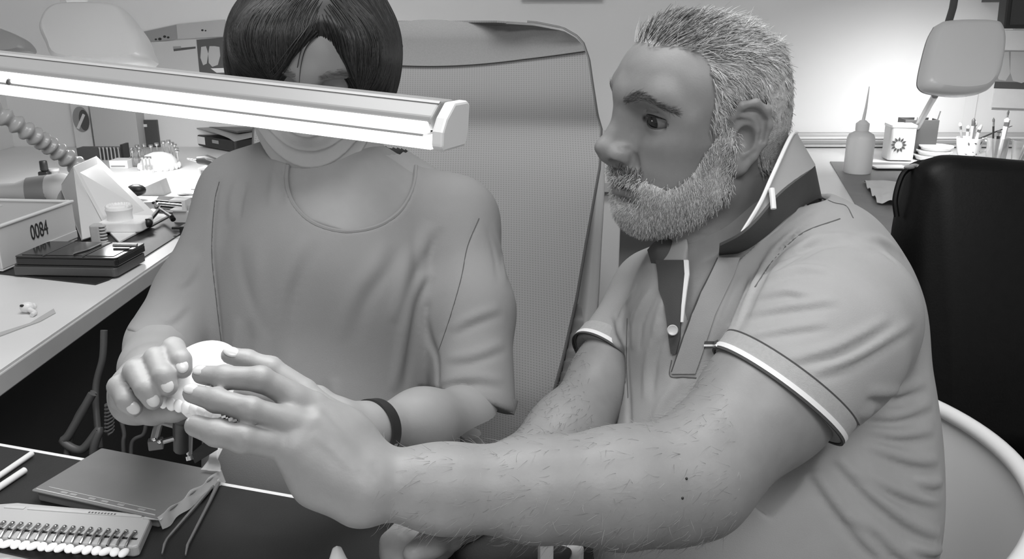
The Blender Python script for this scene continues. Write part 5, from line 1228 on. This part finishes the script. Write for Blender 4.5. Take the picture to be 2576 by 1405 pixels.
# lips: thin shell over the lip area of the face, darker line of the mouth
ml = [HM @ Vector((xx + .0004, yy, -.0565 + .0010*math.cos(yy*60))) for xx, yy in ((.0905, -.025), (.0955, -.016), (.0985, -.008), (.0995, 0), (.0985, .008), (.0955, .016), (.0905, .025))]
b = MB(); b.tube(bez(ml, 24), [.0004 + .0013*math.sin(math.pi*k/24)**.5 for k in range(25)], 8); b.obj('mouth_line', mat('mouth_dark', 40, .6), man, True)
# ---- hair, beard, brows, arm hair
Lv = np.array(HMi.to_3x3()) ; HVl = (HV - np.array(HM.translation)) @ np.array(HMi.to_3x3()).T
fc, fn, fa = face_data(HVl, HF)
x_, y_, z_ = fc.T
def samp(wt, n):
    p_ = fa*wt; p_ = p_/p_.sum(); i = rng.choice(len(p_), n, p=p_); q = HF[i]; w_ = rng.dirichlet((1, 1, 1, 1), n); return (HVl[q]*w_[..., None]).sum(1), fn[i]
def sig(v): return 1/(1+np.exp(-np.clip(v, -40, 40)))
def to_world(p): return p @ np.array(HM.to_3x3()).T + np.array(HM.translation)
R3 = np.array(HM.to_3x3())/1.0285
def grow(name, roots, nrm, flow, lift, L, wd, tone, seg=4, grav=0.0, curl=0.0, mat_=None, taper=.3, hug=0.0):
    n = len(roots); ds = []; d = unit(flow + nrm*lift); rc = rng.normal(size=(n, 3))
    for j_ in range(seg):
        dd = d - nrm*hug*(j_/seg) + np.array([0, 0, -grav])*(j_/seg) + curl*(rng.normal(size=(n, 3))*.5 + rc*math.sin(j_*1.7))
        dd = dd - nrm*np.minimum((dd*nrm).sum(1, keepdims=True), .0)*(.7 if hug == 0 else 0)
        ds.append(unit(dd))
    dirs = np.stack(ds, 1) @ R3.T
    return strands(name, to_world(roots), dirs, L, wd, tone, mat_ or M['hair'], man, seg=seg, taper=taper)
# hair region
front = np.interp(np.abs(y_), [0, .02, .035, .05, .060, .075], [.068, .065, .054, .038, .030, .026])      # forward limit of the hair by side distance
zline = np.interp(x_, [-.12, -.06, -.03, -.015, .0, .012, .020, .032], [-.055, -.050, -.030, .036, .040, .020, .005, .000])
hairw = sig((front-x_)*500 - 0) * sig((z_-zline)*400) * (z_ > -.07)
notear = ~((np.abs(y_) > .0745) & (x_ > -.031) & (x_ < .017) & (z_ < .046) & (z_ > -.04))
hairw = hairw*notear*((z_ > .045) | (np.abs(y_) > .03) | (x_ < 0))
top = sig((z_-.075)*120)
# under-layer cap: offset shell of the scalp in the hair area so that the strands read as dense hair
def shell_cap(name, wt, thr, off, m):
    keep = (wt > thr); q = HF[keep]; u_, inv = np.unique(q, return_inverse=True); nv = np.zeros((len(HVl), 3))
    for k_ in range(4): np.add.at(nv, HF[:, k_], fn)
    nv = unit(nv); vw = np.zeros(len(HVl)); vc = np.zeros(len(HVl))
    for k_ in range(4): np.add.at(vw, HF[:, k_], wt); np.add.at(vc, HF[:, k_], 1)
    vw = vw/np.maximum(vc, 1); e_ = np.clip((vw[u_]-thr)/(.98-thr), 0, 1)[:, None]; V = HVl[u_] + nv[u_]*(off*e_ - .0006*(1-e_)); return np_obj(name, to_world(V), inv.reshape(q.shape), m, man)
M['scalp'] = mat('hair_base', 184, .8, .25, 160, .5, 700); M['beard_base'] = mat('beard_base', 204, .85, .25, 220, .6, 800)
hairw_soft = sig((front-x_)*160) * sig((z_-zline)*160) * (z_ > -.07)*notear*((z_ > .045) | (np.abs(y_) > .03) | (x_ < 0))
shell_cap('hair', hairw_soft, .30, .0045, M['scalp'])
r_, n_ = samp(np.where(hairw_soft > .25, hairw_soft**2, 0)*(1+.2*top), 42000)
tz = sig((r_[:, 2]-.080)*110)[:, None]
flow = tz*np.array([[-1.0, .0, .10]]) + (1-tz)*(np.array([[-.55, 0, -.85]]))
flow = flow + flow_noise(r_, 260, 3)*.32 + flow_noise(r_, 700, 5)*.22 + rng.normal(size=flow.shape)*.10
dark = sig((r_[:, 0]-.015)*90)*sig((r_[:, 2]-.085)*200)
cl = flow_noise(r_, 500, 9)[:, 0]
tone = np.clip(np.interp(rng.random(len(r_)) + .35*cl, [0, .3, .7, 1], [.26, .54, .80, .98]) - .42*dark, .05, .9)
L = .013 + .012*tz[:, 0] + .004*rng.random(len(r_)) - .003*sig((-r_[:, 2])*150)
grow('hair_strands', r_ + n_*.002, n_, flow - n_*(flow*n_).sum(1, keepdims=True), .18 + .12*tz + .06*dark[:, None], L, .00052, tone, grav=0, curl=.04, hug=.42)
# beard
zb = np.interp(x_, [0, .018, .028, .042, .058, .070, .082, .1], [.014, .012, -.006, -.034, -.047, -.050, -.044, -.044])
beardw = sig((zb-z_)*500)*sig((x_-.010)*400)*sig((z_-np.interp(x_, [0, .015, .03, .075, .1], [-.050, -.062, -.084, -.107, -.110]))*400)*(x_ > .004)
lip = np.exp(-((z_+.0605)/.0120)**4)*sig((.034-np.abs(y_))*900)*(x_ > .072)
stache = sig((-.036-z_)*600)*sig((z_+.0490)*800)*sig((.033-np.abs(y_))*500)*(x_ > .078)*(1-np.exp(-((x_-.118)/.012)**2))
beardw = np.clip(beardw*(1-lip), 0, 1); stache = np.where(fn[:, 2] > -.75, stache, 0)
nose_ex = (z_ > -.036) & (x_ > .088); beardw = np.where(nose_ex, 0, beardw)
shell_cap('beard', beardw, .5, .0045, M['beard_base'])
r_, n_ = samp(beardw, 15000)
flow = np.array([[.25, 0, -1.0]]) + n_*.3 + rng.normal(size=r_.shape)*.35
tone = np.interp(rng.random(len(r_)), [0, .25, .7, 1], [.32, .6, .85, .98])
grow('beard_strands', r_ + n_*.002, n_, flow, .55, .0065 + .0040*rng.random(len(r_)) + .002*sig((-r_[:, 2]-.08)*100) - .002*sig((r_[:, 0]-.06)*200), .00040, tone, grav=.5, curl=.28)
r_, n_ = samp(stache, 2200)
flow = np.stack([np.full(len(r_), .15), np.sign(r_[:, 1])*.6, np.full(len(r_), -.9)], 1) + rng.normal(size=r_.shape)*.25
tone = np.interp(rng.random(len(r_)), [0, .5, 1], [.07, .22, .62])
grow('moustache_strands', r_, n_, flow, .5, .0055 + .0020*rng.random(len(r_)), .00038, tone, grav=.05, curl=.12)
# brows
browl = np.interp(np.abs(y_), [.014, .028, .044, .064], [.0385, .0445, .0440, .033]); broww = np.exp(-((z_-browl)/np.interp(np.abs(y_), [.01, .03, .064], [.0026, .0026, .0012]))**2)*(np.abs(y_) > .013)*(np.abs(y_) < .064)*(x_ > .045)
r_, n_ = samp(broww, 1500)
flow = np.stack([np.full(len(r_), -.1), np.sign(r_[:, 1])*1.0, .25 - .45*sig((np.abs(r_[:, 1])-.036)*200)], 1) + rng.normal(size=r_.shape)*.22
grow('eyebrow_strands', r_, n_, flow - n_*(flow*n_).sum(1, keepdims=True), .05, .0080 + .004*rng.random(len(r_)), .00022, np.interp(rng.random(len(r_)), [0, .6, 1], [.06, .17, .45]), curl=.04, hug=.2)
# eyelashes are lost in the photo; arm hair on both forearms
def arm_hair(V, F, wt_fn, n, flow_fn, L0, tone):
    c_, nn, ar = face_data(V, F); w_ = wt_fn(c_)*ar; w_ = w_/w_.sum(); i = rng.choice(len(w_), n, p=w_); roots = c_[i]; nm = nn[i]
    fl = flow_fn(roots, n); d = unit(fl + nm*.30 + rng.normal(size=(n, 3))*.35); rc = rng.normal(size=(n, 3))*.10
    dirs = np.stack([unit(d + rc*k_ - nm*.12*k_) for k_ in range(4)], 1)
    return strands('arm_hair', roots, dirs, L0*(.5+rng.random(n)), .00013, tone*(.3+1.4*rng.random(n)), M['hair'], man)
wa = np.array(P(960, 1215, .69)); ea = np.array(P(1740, 1205, .745)); fd_ = unit(wa-ea)
arm_hair(AV, AF, lambda c_: np.where((c_[:, 0] > wa[0]+.0) & (c_[:, 0] < ea[0]+.03), 1.0, 0) , 1900, lambda r, n: fd_[None, :]*.8 + np.array([[0, 0, -.45]]), .011, .34)
wa2, ea2 = np.array(P(1150, 1300, .81)), np.array(P(1425, 1090, .985)); fd2 = unit(wa2-ea2)
arm_hair(BV, BF, lambda c_: np.where((c_[:, 0] < ea2[0]+.03), 1.0, 0)*np.where(c_[:, 0] > wa2[0], 1, 0), 700, lambda r, n: fd2[None, :], .014, .12)
# two moles on the forearm
for px, py in ((1727, 1203), (1717, 1252)):
    d_ = af.hit(px, py); b = MB(); b.ball(P(px, py, d_), .0012, 8, 6); b.obj('mole', M['iris'], man, True)
# ------------------------------------------------------------------ the woman
M['skin_w'] = mat('skin_woman', 142, .5, .03, 50, .04, 500)
WM = pose(276, 26, -6, (-.2387, 1.06, 1.2639), .96); WMi = WM.inverted()
wom = thing('person', 'dark-haired woman in a face mask and plain grey T-shirt holding a plaster cast', 'person', (-.20, 1.1, .53))
WEO = (.09, -.34)
wf = head_field(.0018, WM, False, eo=WEO)
wf.cone((-.030, 0, -.020), WMi @ P(900, 520, 1.10), .050, .054, k=.03); wf.cone((.0, 0, -.060), WMi @ P(870, 560, 1.06), .038, .050, k=.03)
wface = wf.copy(); WV, WF = wf.mesh()
# chest core + arms in world space
cf = Field(A3((-.46, .80, .50)), A3((.10, 1.25, 1.16)), .006)
cf.ell(P(860, 640, 1.09), (.115, .07, .13), k=.03); cf.cone(P(900, 520, 1.10), P(860, 600, 1.08), .056, .075, k=.05); cf.ell(P(815, 950, 1.07), (.115, .085, .20), k=.05)
cf.cone(P(880, 560, 1.09), P(620, 520, 1.09), .05, .040, k=.04); cf.cone(P(880, 560, 1.09), P(1130, 570, 1.09), .05, .042, k=.04); cf.ell(P(860, 540, 1.075), (.070, .038, .05), k=.04); cf.cone(P(900, 400, 1.09), P(1050, 480, 1.10), .040, .036, k=.04); cf.cone(P(880, 420, 1.09), P(740, 470, 1.10), .040, .034, k=.04)
CV, CF = cf.mesh()
# her right arm (image left) and hand
rf = Field(A3((-.50, .48, .93)), A3((-.20, 1.12, 1.22)), .0022)
rf.cone(P(560, 580, 1.07), P(415, 865, .985), .030, .036, k=.02)
rf.cone(P(415, 860, .985), P(388, 925, .93), .037, .036, k=.03)
rf.cone(P(388, 928, .93), P(374, 972, .80), .034, .026, k=.01)
rf.cone(P(374, 972, .80), P(352, 985, .745), .026, .023, k=.02)
rf.ell(P(350, 985, .742), (.021, .018, .022), k=.015)
def fing2(f, pts, rs): q = [np.array(P(*p)) for p in pts]; f.chain(q, [r*.93 for r in rs], .0018); f.ell(q[1], (rs[1]*.98,)*3, k=.002); return q
wfing = [fing2(rf, [(392, 925, .745), (436, 876, .712), (455, 905, .692), (460, 928, .690)], (.0115, .0098, .0092, .0082)),
         fing2(rf, [(352, 945, .735), (393, 903, .700), (412, 945, .680), (422, 972, .680)], (.0120, .0104, .0096, .0085)),
         fing2(rf, [(322, 975, .725), (342, 934, .695), (368, 978, .678), (385, 1006, .680)], (.0120, .0104, .0096, .0084)),
         fing2(rf, [(305, 1000, .720), (301, 972, .695), (318, 1008, .686), (336, 1026, .688)], (.0115, .0098, .0088, .0078))]
rf.chain([np.array(P(*p)) for p in ((335, 1015, .745), (385, 1026, .725), (440, 1022, .715), (480, 1020, .715))], (.017, .0125, .011, .009), k=.01)     # thumb under the cast
RV, RF = rf.mesh()
# her left arm and hand (hand mostly hidden behind the man's)
lf = Field(A3((-.34, .55, .90)), A3((.04, 1.16, 1.18)), .0024)
lf.cone(P(1150, 600, 1.09), P(1192, 1005, 1.0), .038, .034, k=.01)
lf.cone(P(1192, 1005, 1.0), P(1170, 1045, .955), .034, .033, k=.01)
lf.cone(P(1170, 1045, .955), P(1060, 1060, .885), .033, .029, k=.012)
lf.cone(P(1060, 1060, .885), P(930, 1080, .815), .029, .022, k=.03)
lf.cone(P(930, 1080, .815), P(850, 1065, .785), .022, .023, k=.02)
for q in (((850, 1050, .785), (770, 1020, .765), (690, 1000, .750), (640, 1000, .740)), ((850, 1062, .782), (765, 1045, .760), (690, 1030, .742), (645, 1025, .735)), ((850, 1075, .780), (765, 1068, .758), (695, 1058, .742), (655, 1050, .735)), ((850, 1090, .778), (775, 1092, .758), (715, 1086, .742), (680, 1078, .735)), ((870, 1050, .79), (800, 1000, .785), (730, 980, .775), (690, 975, .765))):
    lf.chain([np.array(P(*p)) for p in q], (.013, .0098, .0088, .0075), k=.008)
LV, LF = lf.mesh()
for q in wfing:
    tip = Vector(q[3]); dr = (Vector(q[3])-Vector(q[2])).normalized(); vw = (Vector((0, 0, CAM_Z))-tip).normalized(); up = (vw - dr*vw.dot(dr)).normalized(); sd = dr.cross(up)
    b = MB(); b.frame(tip + up*.0066 - dr*.001, basis(dr, sd, up)); b.ball((0, 0, 0), (.0060, .0048, .0016), 14, 8); b.obj('fingernail', mat('nail_w', 190, .25), wom, True)
for s_ in (-1, 1): make_eye(WM, s_, .96, (1, 0, -.45), wom, False, eo=WEO)
# mask
mf = wface.copy(.0045); mf.ell((.074, 0, -.045), (.044, .047, .062), k=.02); mf.ell((.050, 0, -.070), (.050, .052, .044), k=.02); mf.ell((.040, 0, -.040), (.045, .064, .052), k=.02)
mf.ell((.058, 0, -.088), (.040, .044, .036), k=.02); mf.ell((.050, 0, -.104), (.042, .044, .034), k=.02)
mf.smooth(3)
mf.plane((.012, 0, 0), (-1, 0, -.12), k=.003); mf.plane((.10, 0, .010), (-.30, 0, 1), k=.003); mf.plane((.03, 0, -.142), (.10, 0, -1), k=.004)
X_, Y_, Z_ = np.meshgrid(*mf.ax, indexing='ij', sparse=True)
for zc, dz in ((-.018, .012), (-.044, .018), (-.070, .022), (-.094, .022)):      # overlapping pleats
    q_ = Z_ - (zc + dz*(np.abs(Y_)/.056)**2); mf.D -= (.0016*np.where(q_ > 0, np.exp(-q_/.010), np.exp(-(q_/.0012)**2))*(X_ > .02)).astype(np.float32)
MV_, MF_ = mf.mesh(); mask = np_obj('face_mask', MV_, MF_, mat('mask_fabric', 184, .85, .02, 60, .1, 900), wom)
for s_ in (-1, 1):
    for z in (-.010, -.055):
        b = MB(); b.tube(bez([WM @ Vector((.020, .066*s_, z)), WM @ Vector((-.002, .078*s_, z*.6)), WM @ Vector((-.018, .080*s_, .0))], 12), .0014, 6); b.obj('ear_loop', mask.data.materials[0], wom, True)
# ---- T-shirt
sw = Field(A3((-.50, .78, .50)), A3((.12, 1.28, 1.20)), .0030)
sw.ell(P(830, 660, 1.085), (.138, .092, .165), k=.04); sw.ell(P(818, 960, 1.055), (.132, .100, .22), k=.08); sw.ell(P(815, 1250, 1.07), (.140, .11, .18), k=.08)
sw.ell(P(740, 780, 1.045), (.062, .055, .07), k=.06); sw.ell(P(930, 790, 1.045), (.062, .055, .07), k=.06)
sw.cone(P(900, 470, 1.11), P(1140, 560, 1.09), .050, .052, k=.05); sw.cone(P(900, 470, 1.11), P(630, 505, 1.09), .050, .050, k=.05); sw.cone(P(720, 440, 1.09), P(620, 500, 1.08), .040, .045, k=.04)
sw.cone(P(1140, 555, 1.09), P(1185, 780, 1.04), .054, .048, k=.03); sw.cone(P(1185, 780, 1.035), P(1192, 1020, .982), .048, .048, k=.03)
sw.cone(P(615, 505, 1.08), P(490, 740, 1.035), .050, .044, k=.03); sw.cone(P(490, 740, 1.030), P(402, 895, .968), .044, .046, k=.02)
for pth, w_, a_ in (([(770, 590), (724, 688), (706, 759), (697, 900)], .009, .003), ([(975, 600), (945, 663), (891, 740), (850, 860)], .010, .0022), ([(1034, 620), (1012, 706), (991, 813)], .009, .004), ([(1085, 560), (1060, 620), (1050, 680)], .008, .003), ([(1069, 681), (1037, 734), (1020, 805), (1005, 900), (990, 985)], .007, .006),
    ([(690, 400), (690, 450), (680, 520)], .006, .003), ([(600, 450), (585, 500), (580, 560)], .006, .003), ([(1130, 830), (1180, 800), (1260, 770)], .006, .003), ([(1120, 900), (1190, 890), (1270, 860)], .006, .003), ([(1240, 560), (1262, 640), (1272, 720)], .005, .002), ([(1110, 960), (1180, 945), (1270, 955)], .006, .003), ([(560, 880), (570, 960), (562, 1010)], .007, .003), ([(840, 950), (850, 1000), (845, 1020)], .006, .002), ([(600, 800), (590, 900), (590, 980)], .008, .003), ([(500, 640), (470, 700), (440, 720)], .005, .002), ([(470, 760), (430, 800), (400, 800)], .005, .002), ([(640, 600), (650, 700), (640, 850)], .010, .002)):
    sw.fold2(pth, w_*.9, a_*1.0)
for pth, w_, a_ in (([(1101, 975), (1098, 900), (1080, 850), (1068, 800), (1075, 760)], .004, .0035), ([(1100, 860), (1133, 795), (1160, 700), (1176, 620), (1205, 549)], .0016, .0012), ([(550, 457), (539, 510), (532, 635), (546, 759), (558, 880)], .0035, .003), ([(1040, 405), (1000, 470), (920, 560), (850, 590), (790, 580)], .0014, .0010), ([(1100, 975), (1150, 965), (1200, 975)], .003, .002), ([(590, 880), (575, 930), (560, 990)], .002, .0012)):
    sw.fold(pth, w_, a_, taper=False, crease=True, n=26)
# neck opening, sleeve openings
pre = sw.copy()
sw.ell(P(888, 440, 1.03), (.073, .120, .070), rot=np.array(Matrix.Rotation(-.22, 3, 'Y')), k=.006, mode='cut')
sw.cone(P(890, 470, 1.10), P(880, 250, 1.06), .060, .07, k=.006, mode='cut')
def hem_axis(c, dx, dy, tilt):
    ray = (Vector(c)-Vector((0, 0, CAM_Z))).normalized(); l2 = Vector((dx, -dy*_sp, -dy*_cp)); l2 = (l2 - ray*l2.dot(ray)).normalized(); return (l2*math.cos(R(tilt)) - ray*math.sin(R(tilt))).normalized()
hcw = P(1193, 1012, .988); hnw = hem_axis(hcw, -.30, .95, 4); disc_cut(sw, hcw, hnw, .068, .05); sw.cone(hcw + hnw*.030, hcw + hnw*.07, .0425, .0425, k=.002, mode='cut')
hcr = P(402, 880, .985); hnr = hem_axis(hcr, -.55, .83, 4); disc_cut(sw, hcr, hnr, .062, .04); sw.cone(hcr + hnr*.028, hcr + hnr*.07, .0395, .0395, k=.002, mode='cut')
ic = inner(pre, .005, .98); XX, YY, ZZ = np.meshgrid(*ic.ax, indexing='ij', sparse=True); kx = np.array(P(885, 470, 1.07)); ic.D = np.maximum(ic.D, (np.sqrt((XX-kx[0])**2 + (YY-kx[1])**2 + (ZZ-kx[2])**2)-.125).astype(np.float32)); ICV, ICF = ic.mesh()
V_, F_ = merge([(WV, WF), (CV, CF), (RV, RF), (LV, LF), (ICV, ICF)]); np_obj('body', V_, F_, M['skin_w'], wom)
SV2, SF2 = sw.mesh(); M['tee'] = mat('tshirt_cotton', 134, .85, .02, 25, .12, 900)
np_obj('t_shirt', SV2, SF2, M['tee'], wom)
# neckline rib
pts = []
for k in range(37):       # walk outwards from the neck until the cloth begins
    a = R(172 + 196*k/36); 
    for rpx in range(40, 330, 3):
        px, py = 888 + rpx*math.cos(a), 440 - rpx*math.sin(a); d = sw.hit(px, py, .85, 1.25); d0 = pre.hit(px, py, .85, 1.25)
        if d is not None and d0 is not None and abs(d-d0) < .004: pts.append(P(px, py, d + .0008)); break
for _ in range(3): pts = [pts[0]] + [(pts[i-1]+pts[i]*2+pts[i+1])/4 for i in range(1, len(pts)-1)] + [pts[-1]]
b = MB(); b.tube(bez(pts, 80), .0028, 8); b.obj('neck_rib', M['tee'], wom, True)
tsm = mat('tee_seam', 84, .9)
for pth in ([(752, 470), (768, 545), (800, 592), (850, 612), (905, 600), (955, 565), (1005, 515), (1040, 465), (1060, 425)], [(1104, 880), (1133, 795), (1160, 700), (1176, 620), (1205, 549)], [(552, 457), (540, 510), (533, 635), (545, 759), (557, 860)]): seam(sw, pth, tsm, wom, .0007)
def hem_ring(c, n, rad, wd, name):
    c = Vector(c); n = Vector(n).normalized(); u = Vector((0, 0, 1)); u = (Vector((1, 0, 0)) - n*n.x).normalized(); v = n.cross(u)
    b = MB(); b.grid(lambda a, t_: c + n*(-wd + wd*t_) + (u*math.cos(2*math.pi*a) + v*math.sin(2*math.pi*a))*(rad + .0016*math.sin(a*25) + .001*math.sin(a*44)), 72, 4, thick=.002, closed_u=True); b.obj(name, M['tee'], wom, True)
hem_ring(hcw, hnw, .0472, .016, 'sleeve_hem'); hem_ring(hcr, hnr, .0440, .010, 'sleeve_hem')
# ---- hair: dense bob + long strands + loose wisps
hw_ = Field((-.16, -.14, -.16), (.15, .14, .18), .0022, WM)
hw_.ell((-.004, .004, .040), (.106, .096, .092), k=.01); hw_.ell((-.040, 0, .000), (.075, .090, .080), k=.03)
for s_ in (-1, 1): hw_.ell((.012, .078*s_, .005), (.050, .026, .060), k=.03)
hw_.ell((.062, -.040, .062), (.042, .048, .040), k=.02); hw_.ell((.058, .052, .055), (.040, .036, .045), k=.02)
hw_.chain([(.088, .020, .112), (.098, .020, .098), (.108, .018, .075), (.114, .014, .045), (.116, .010, .015), (.12, .006, -.03), (.12, 0, -.09)], (.012, .020, .029, .040, .052, .064, .08), k=.006, mode='cut')
hw_.ell((.06, 0, -.075), (.09, .075, .060), k=.01, mode='cut'); hw_.cone((.02, .01, .140), (.10, .016, .110), .004, .003, k=.010, mode='cut')
HWV, HWF = hw_.mesh(); M['dark_hair'] = mat('dark_hair', 40, .45, .25, 40)
np_obj('hair', HWV, HWF, M['dark_hair'], wom)
lv = (HWV - np.array(WM.translation)) @ np.array(WMi.to_3x3()).T
N = 3600; c_, nn_, ar_ = face_data(lv, HWF); out = (c_[:, 2] > .055) & (nn_[:, 2] > -.1); pr = ar_*out; pr = pr/pr.sum(); i_ = rng.choice(len(pr), N, p=pr); p = c_[i_] + 0.0
gw = np.array(WMi.to_3x3() @ Vector((0, 0, -1))); gw /= np.linalg.norm(gw); seg = 12; segs = []; p0 = p.copy(); Ls = .055 + .05*rng.random(N); jit = rng.normal(size=(N, 3))*.05
def grad(q, e=.002):
    g = np.stack([hw_.val(q + np.eye(3)[a]*e) - hw_.val(q - np.eye(3)[a]*e) for a in range(3)], 1); return unit(g)
for k in range(seg):
    g = grad(p); side = np.zeros((N, 3)); side[:, 1] = np.sign(p[:, 1]-.014)*np.clip((p[:, 2]-.08)*18, 0, 1.2)
    d = gw[None, :] + side + jit + np.where((p[:, 1] < .014)[:, None], np.array([[.25, 0, 0]]), 0); d = unit(d - g*(d*g).sum(1, keepdims=True))
    q = p + d*(Ls/seg)[:, None]; v = hw_.val(q); g2 = grad(q); q = np.where((np.abs(v) < .02)[:, None], q - g2*(v - .0008)[:, None], q); segs.append(unit(q-p)); p = q
dirs = np.stack(segs, 1) @ (np.array(WM.to_3x3())/.96).T
strands('hair_strands', p0 @ np.array(WM.to_3x3()).T + np.array(WM.translation), dirs, Ls*.96, .00055, np.interp(rng.random(N), [0, .7, 1], [.012, .03, .07]), hair_mat('dark_strands', .35), wom, seg=seg)
b = MB()
for pth in ([(775, 66), (739, 117), (700, 178), (668, 205)], [(786, 72), (752, 120), (722, 172), (700, 205)], [(797, 78), (764, 112), (750, 160), (742, 215)], [(760, 80), (722, 128), (684, 176), (648, 200)], [(800, 84), (770, 120), (757, 165), (752, 215)]):
    pts = []
    for x, y in pth:
        rd = np.array(P(x, y, 1.0)) - np.array((0, 0, CAM_Z)); ds = np.arange(.80, 1.05, .001); q = (rd[None]*ds[:, None] + np.array((0, 0, CAM_Z)) - np.array(WM.translation)) @ np.array(WMi.to_3x3()).T
        v = np.minimum(wface.val(q), hw_.val(q)); k = np.nonzero(v < 0)[0]; pts.append(P(x, y, (ds[k[0]] if len(k) else .93) - .003))
    b.tube(bez(pts, 20), [.0009*(1-k/26) for k in range(21)], 6)
b.obj('hair_wisps', M['dark_hair'], wom, True)['kind'] = 'stuff'
# jagged ends on the image-right side
b = MB()
for x0, y0, x1, y1 in ((975, 90, 1000, 190), (980, 110, 992, 214), (965, 130, 985, 205), (960, 150, 972, 238), (945, 160, 958, 245), (930, 170, 940, 250), (985, 70, 999, 165), (915, 175, 922, 250)):
    b.tube([P(x0, y0, 1.03), P((x0+x1)/2+6, (y0+y1)/2, 1.022), P(x1, y1, 1.03)], [.010, .008, .0004], 8)
b.obj('hair_ends', M['dark_hair'], wom, True)['kind'] = 'stuff'
# brows
wl = (WV - np.array(WM.translation)) @ np.array(WMi.to_3x3()).T; c_, nn_, ar_ = face_data(wl, WF); ya = np.abs(c_[:, 1])
bl = np.interp(ya, [.010, .03, .055], [.0425, .0455, .041]); wt = np.exp(-((c_[:, 2]-bl)/.0030)**2)*(ya > .012)*(ya < .054)*(c_[:, 0] > .05)*ar_; wt /= wt.sum(); i_ = rng.choice(len(wt), 500, p=wt)
d0 = np.stack([np.full(500, -.1), np.sign(c_[i_, 1]), np.full(500, .1)], 1) + nn_[i_]*.15 + rng.normal(size=(500, 3))*.2; d0 = unit(d0) @ (np.array(WM.to_3x3())/.96).T
wb_ = strands('eyebrow_strands', WV[WF[i_]].mean(1), np.repeat(d0[:, None, :], 3, 1), np.full(500, .007), .00022, np.full(500, .20), M['hair'], wom, seg=3)
# ---- wristwatch on her left wrist
wc = P(938, 1081, .817); wa_ = (P(1060, 1060, .885)-P(930, 1080, .815)).normalized(); t = thing('wristwatch', 'narrow dark strap wristwatch on the woman\'s left wrist', 'watch', wc)
uu = (Vector((0, 0, 1)) - wa_*wa_.z).normalized(); vv2 = wa_.cross(uu)
b = MB(); b.grid(lambda a, v: wc + wa_*(.012*(v-.5)) + (uu*math.cos(2*math.pi*a) + vv2*math.sin(2*math.pi*a))*.0300, 48, 4, thick=.002, closed_u=True); b.obj('strap', M['black'], t, True)
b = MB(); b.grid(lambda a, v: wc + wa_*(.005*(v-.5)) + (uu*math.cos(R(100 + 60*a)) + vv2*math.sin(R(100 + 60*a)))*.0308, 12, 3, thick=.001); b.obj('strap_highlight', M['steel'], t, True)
cd = -uu*.60 + Vector((0, -1, 0))*.80; cd = (cd - wa_*cd.dot(wa_)).normalized(); b = MB(); b.frame(wc + cd*.0310, cd.to_track_quat('Z', 'Y').to_matrix()); b.lathe([(.0125, -.003), (.0135, 0), (.0130, .004), (.0105, .005), (0, .005)], 24); b.obj('case', M['black'], t, True)
b = MB(); b.frame(wc + cd*.0310, cd.to_track_quat('Z', 'Y').to_matrix()); b.lathe([(.0100, .0052), (0, .0056)], 24); b.obj('crystal', M['gloss'], t, True)

# ---- plaster cast in her hands with articulator below
t = thing('plaster_cast', 'bright white plaster cast held between the woman\'s and the man\'s fingers', 'dental cast', P(500, 1000, .72))
pc = Field(A3((-.34, .58, .99)), A3((-.20, .76, 1.14)), .0016)
ccn = P(515, 955, .735)
pc.ell(ccn, (.033, .022, .030), k=.01); pc.ell(P(540, 915, .735), (.020, .018, .018), k=.015); pc.cone(P(435, 1003, .715), P(560, 1030, .715), .011, .012, k=.015); pc.ell(P(490, 985, .722), (.022, .016, .014), k=.015)
V_, F_ = pc.mesh(); np_obj('cast_body', V_, F_, M['plaster'], t)
for k in range(9):
    a = k/8; b = MB(); b.ball(P(412 + 150*a, 1012 + 34*a, .703 - .006*math.sin(math.pi*a)), (.0042, .0036, .0058), 10, 8); b.obj('tooth', M['plaster'], t, True)
t = thing('articulator', 'dark metal articulator frame hanging below the white plaster cast', 'articulator', P(470, 1160, .75))
b = MB(); b.tube([P(400, 1010, .712), P(430, 1020, .712), P(468, 1026, .712), P(480, 1030, .715)], [.003, .0035, .004, .004], 8); b.obj('bite_plate', M['dgrey'], t, True)
b = MB(); b.ball(P(465, 1042, .72), (.013, .010, .010)); b.obj('hinge_block', M['black'], t, True)
b = MB(); b.tube([P(465, 1045, .725), P(457, 1070, .73), P(457, 1128, .745)], [.009, .0075, .007], 12); b.obj('post', mat('gunmetal', 60, .4, metal=.5), t, True)
b = MB(); b.tube([P(478, 1075, .73), P(476, 1140, .75)], .0026, 8); b.obj('guide_rod', M['steel'], t, True)
b = MB(); b.tube([P(450, 1070, .73), P(408, 1058, .727), P(398, 1068, .727), P(388, 1108, .73)], .0036, 8); b.obj('arm', mat('gunmetal2', 120, .3, metal=.8), t, True)
b = MB(); b.tube([P(452, 1098, .735), P(402, 1112, .731)], .0024, 8); b.obj('arm', M['steel'], t, True)
b = MB(); b.frame(P(392, 1114, .731), rz=.3); b.box(-.006, .006, -.004, .004, -.005, .004); b.obj('end_block', M['dgrey'], t, bevel=.001)
for x, y in ((388, 1104), (402, 1110)): b = MB(); b.ball(P(x, y, .727), .0022, 8, 6); b.obj('screw', M['chrome'], t, True)
b = MB(); b.tube([P(476, 1146, .745), P(478, 1156, .745)], .0032, 10); b.obj('screw', M['chrome'], t, True)
b = MB(); b.add([P(480, 1140, .76), P(545, 1085, .77), P(548, 1130, .77), P(490, 1165, .765), P(480, 1140, .765), P(545, 1085, .775), P(548, 1130, .775), P(490, 1165, .77)], [(0,1,2,3), (7,6,5,4), (0,4,5,1), (1,5,6,2), (2,6,7,3), (3,7,4,0)]); b.obj('side_wing', M['black'], t)
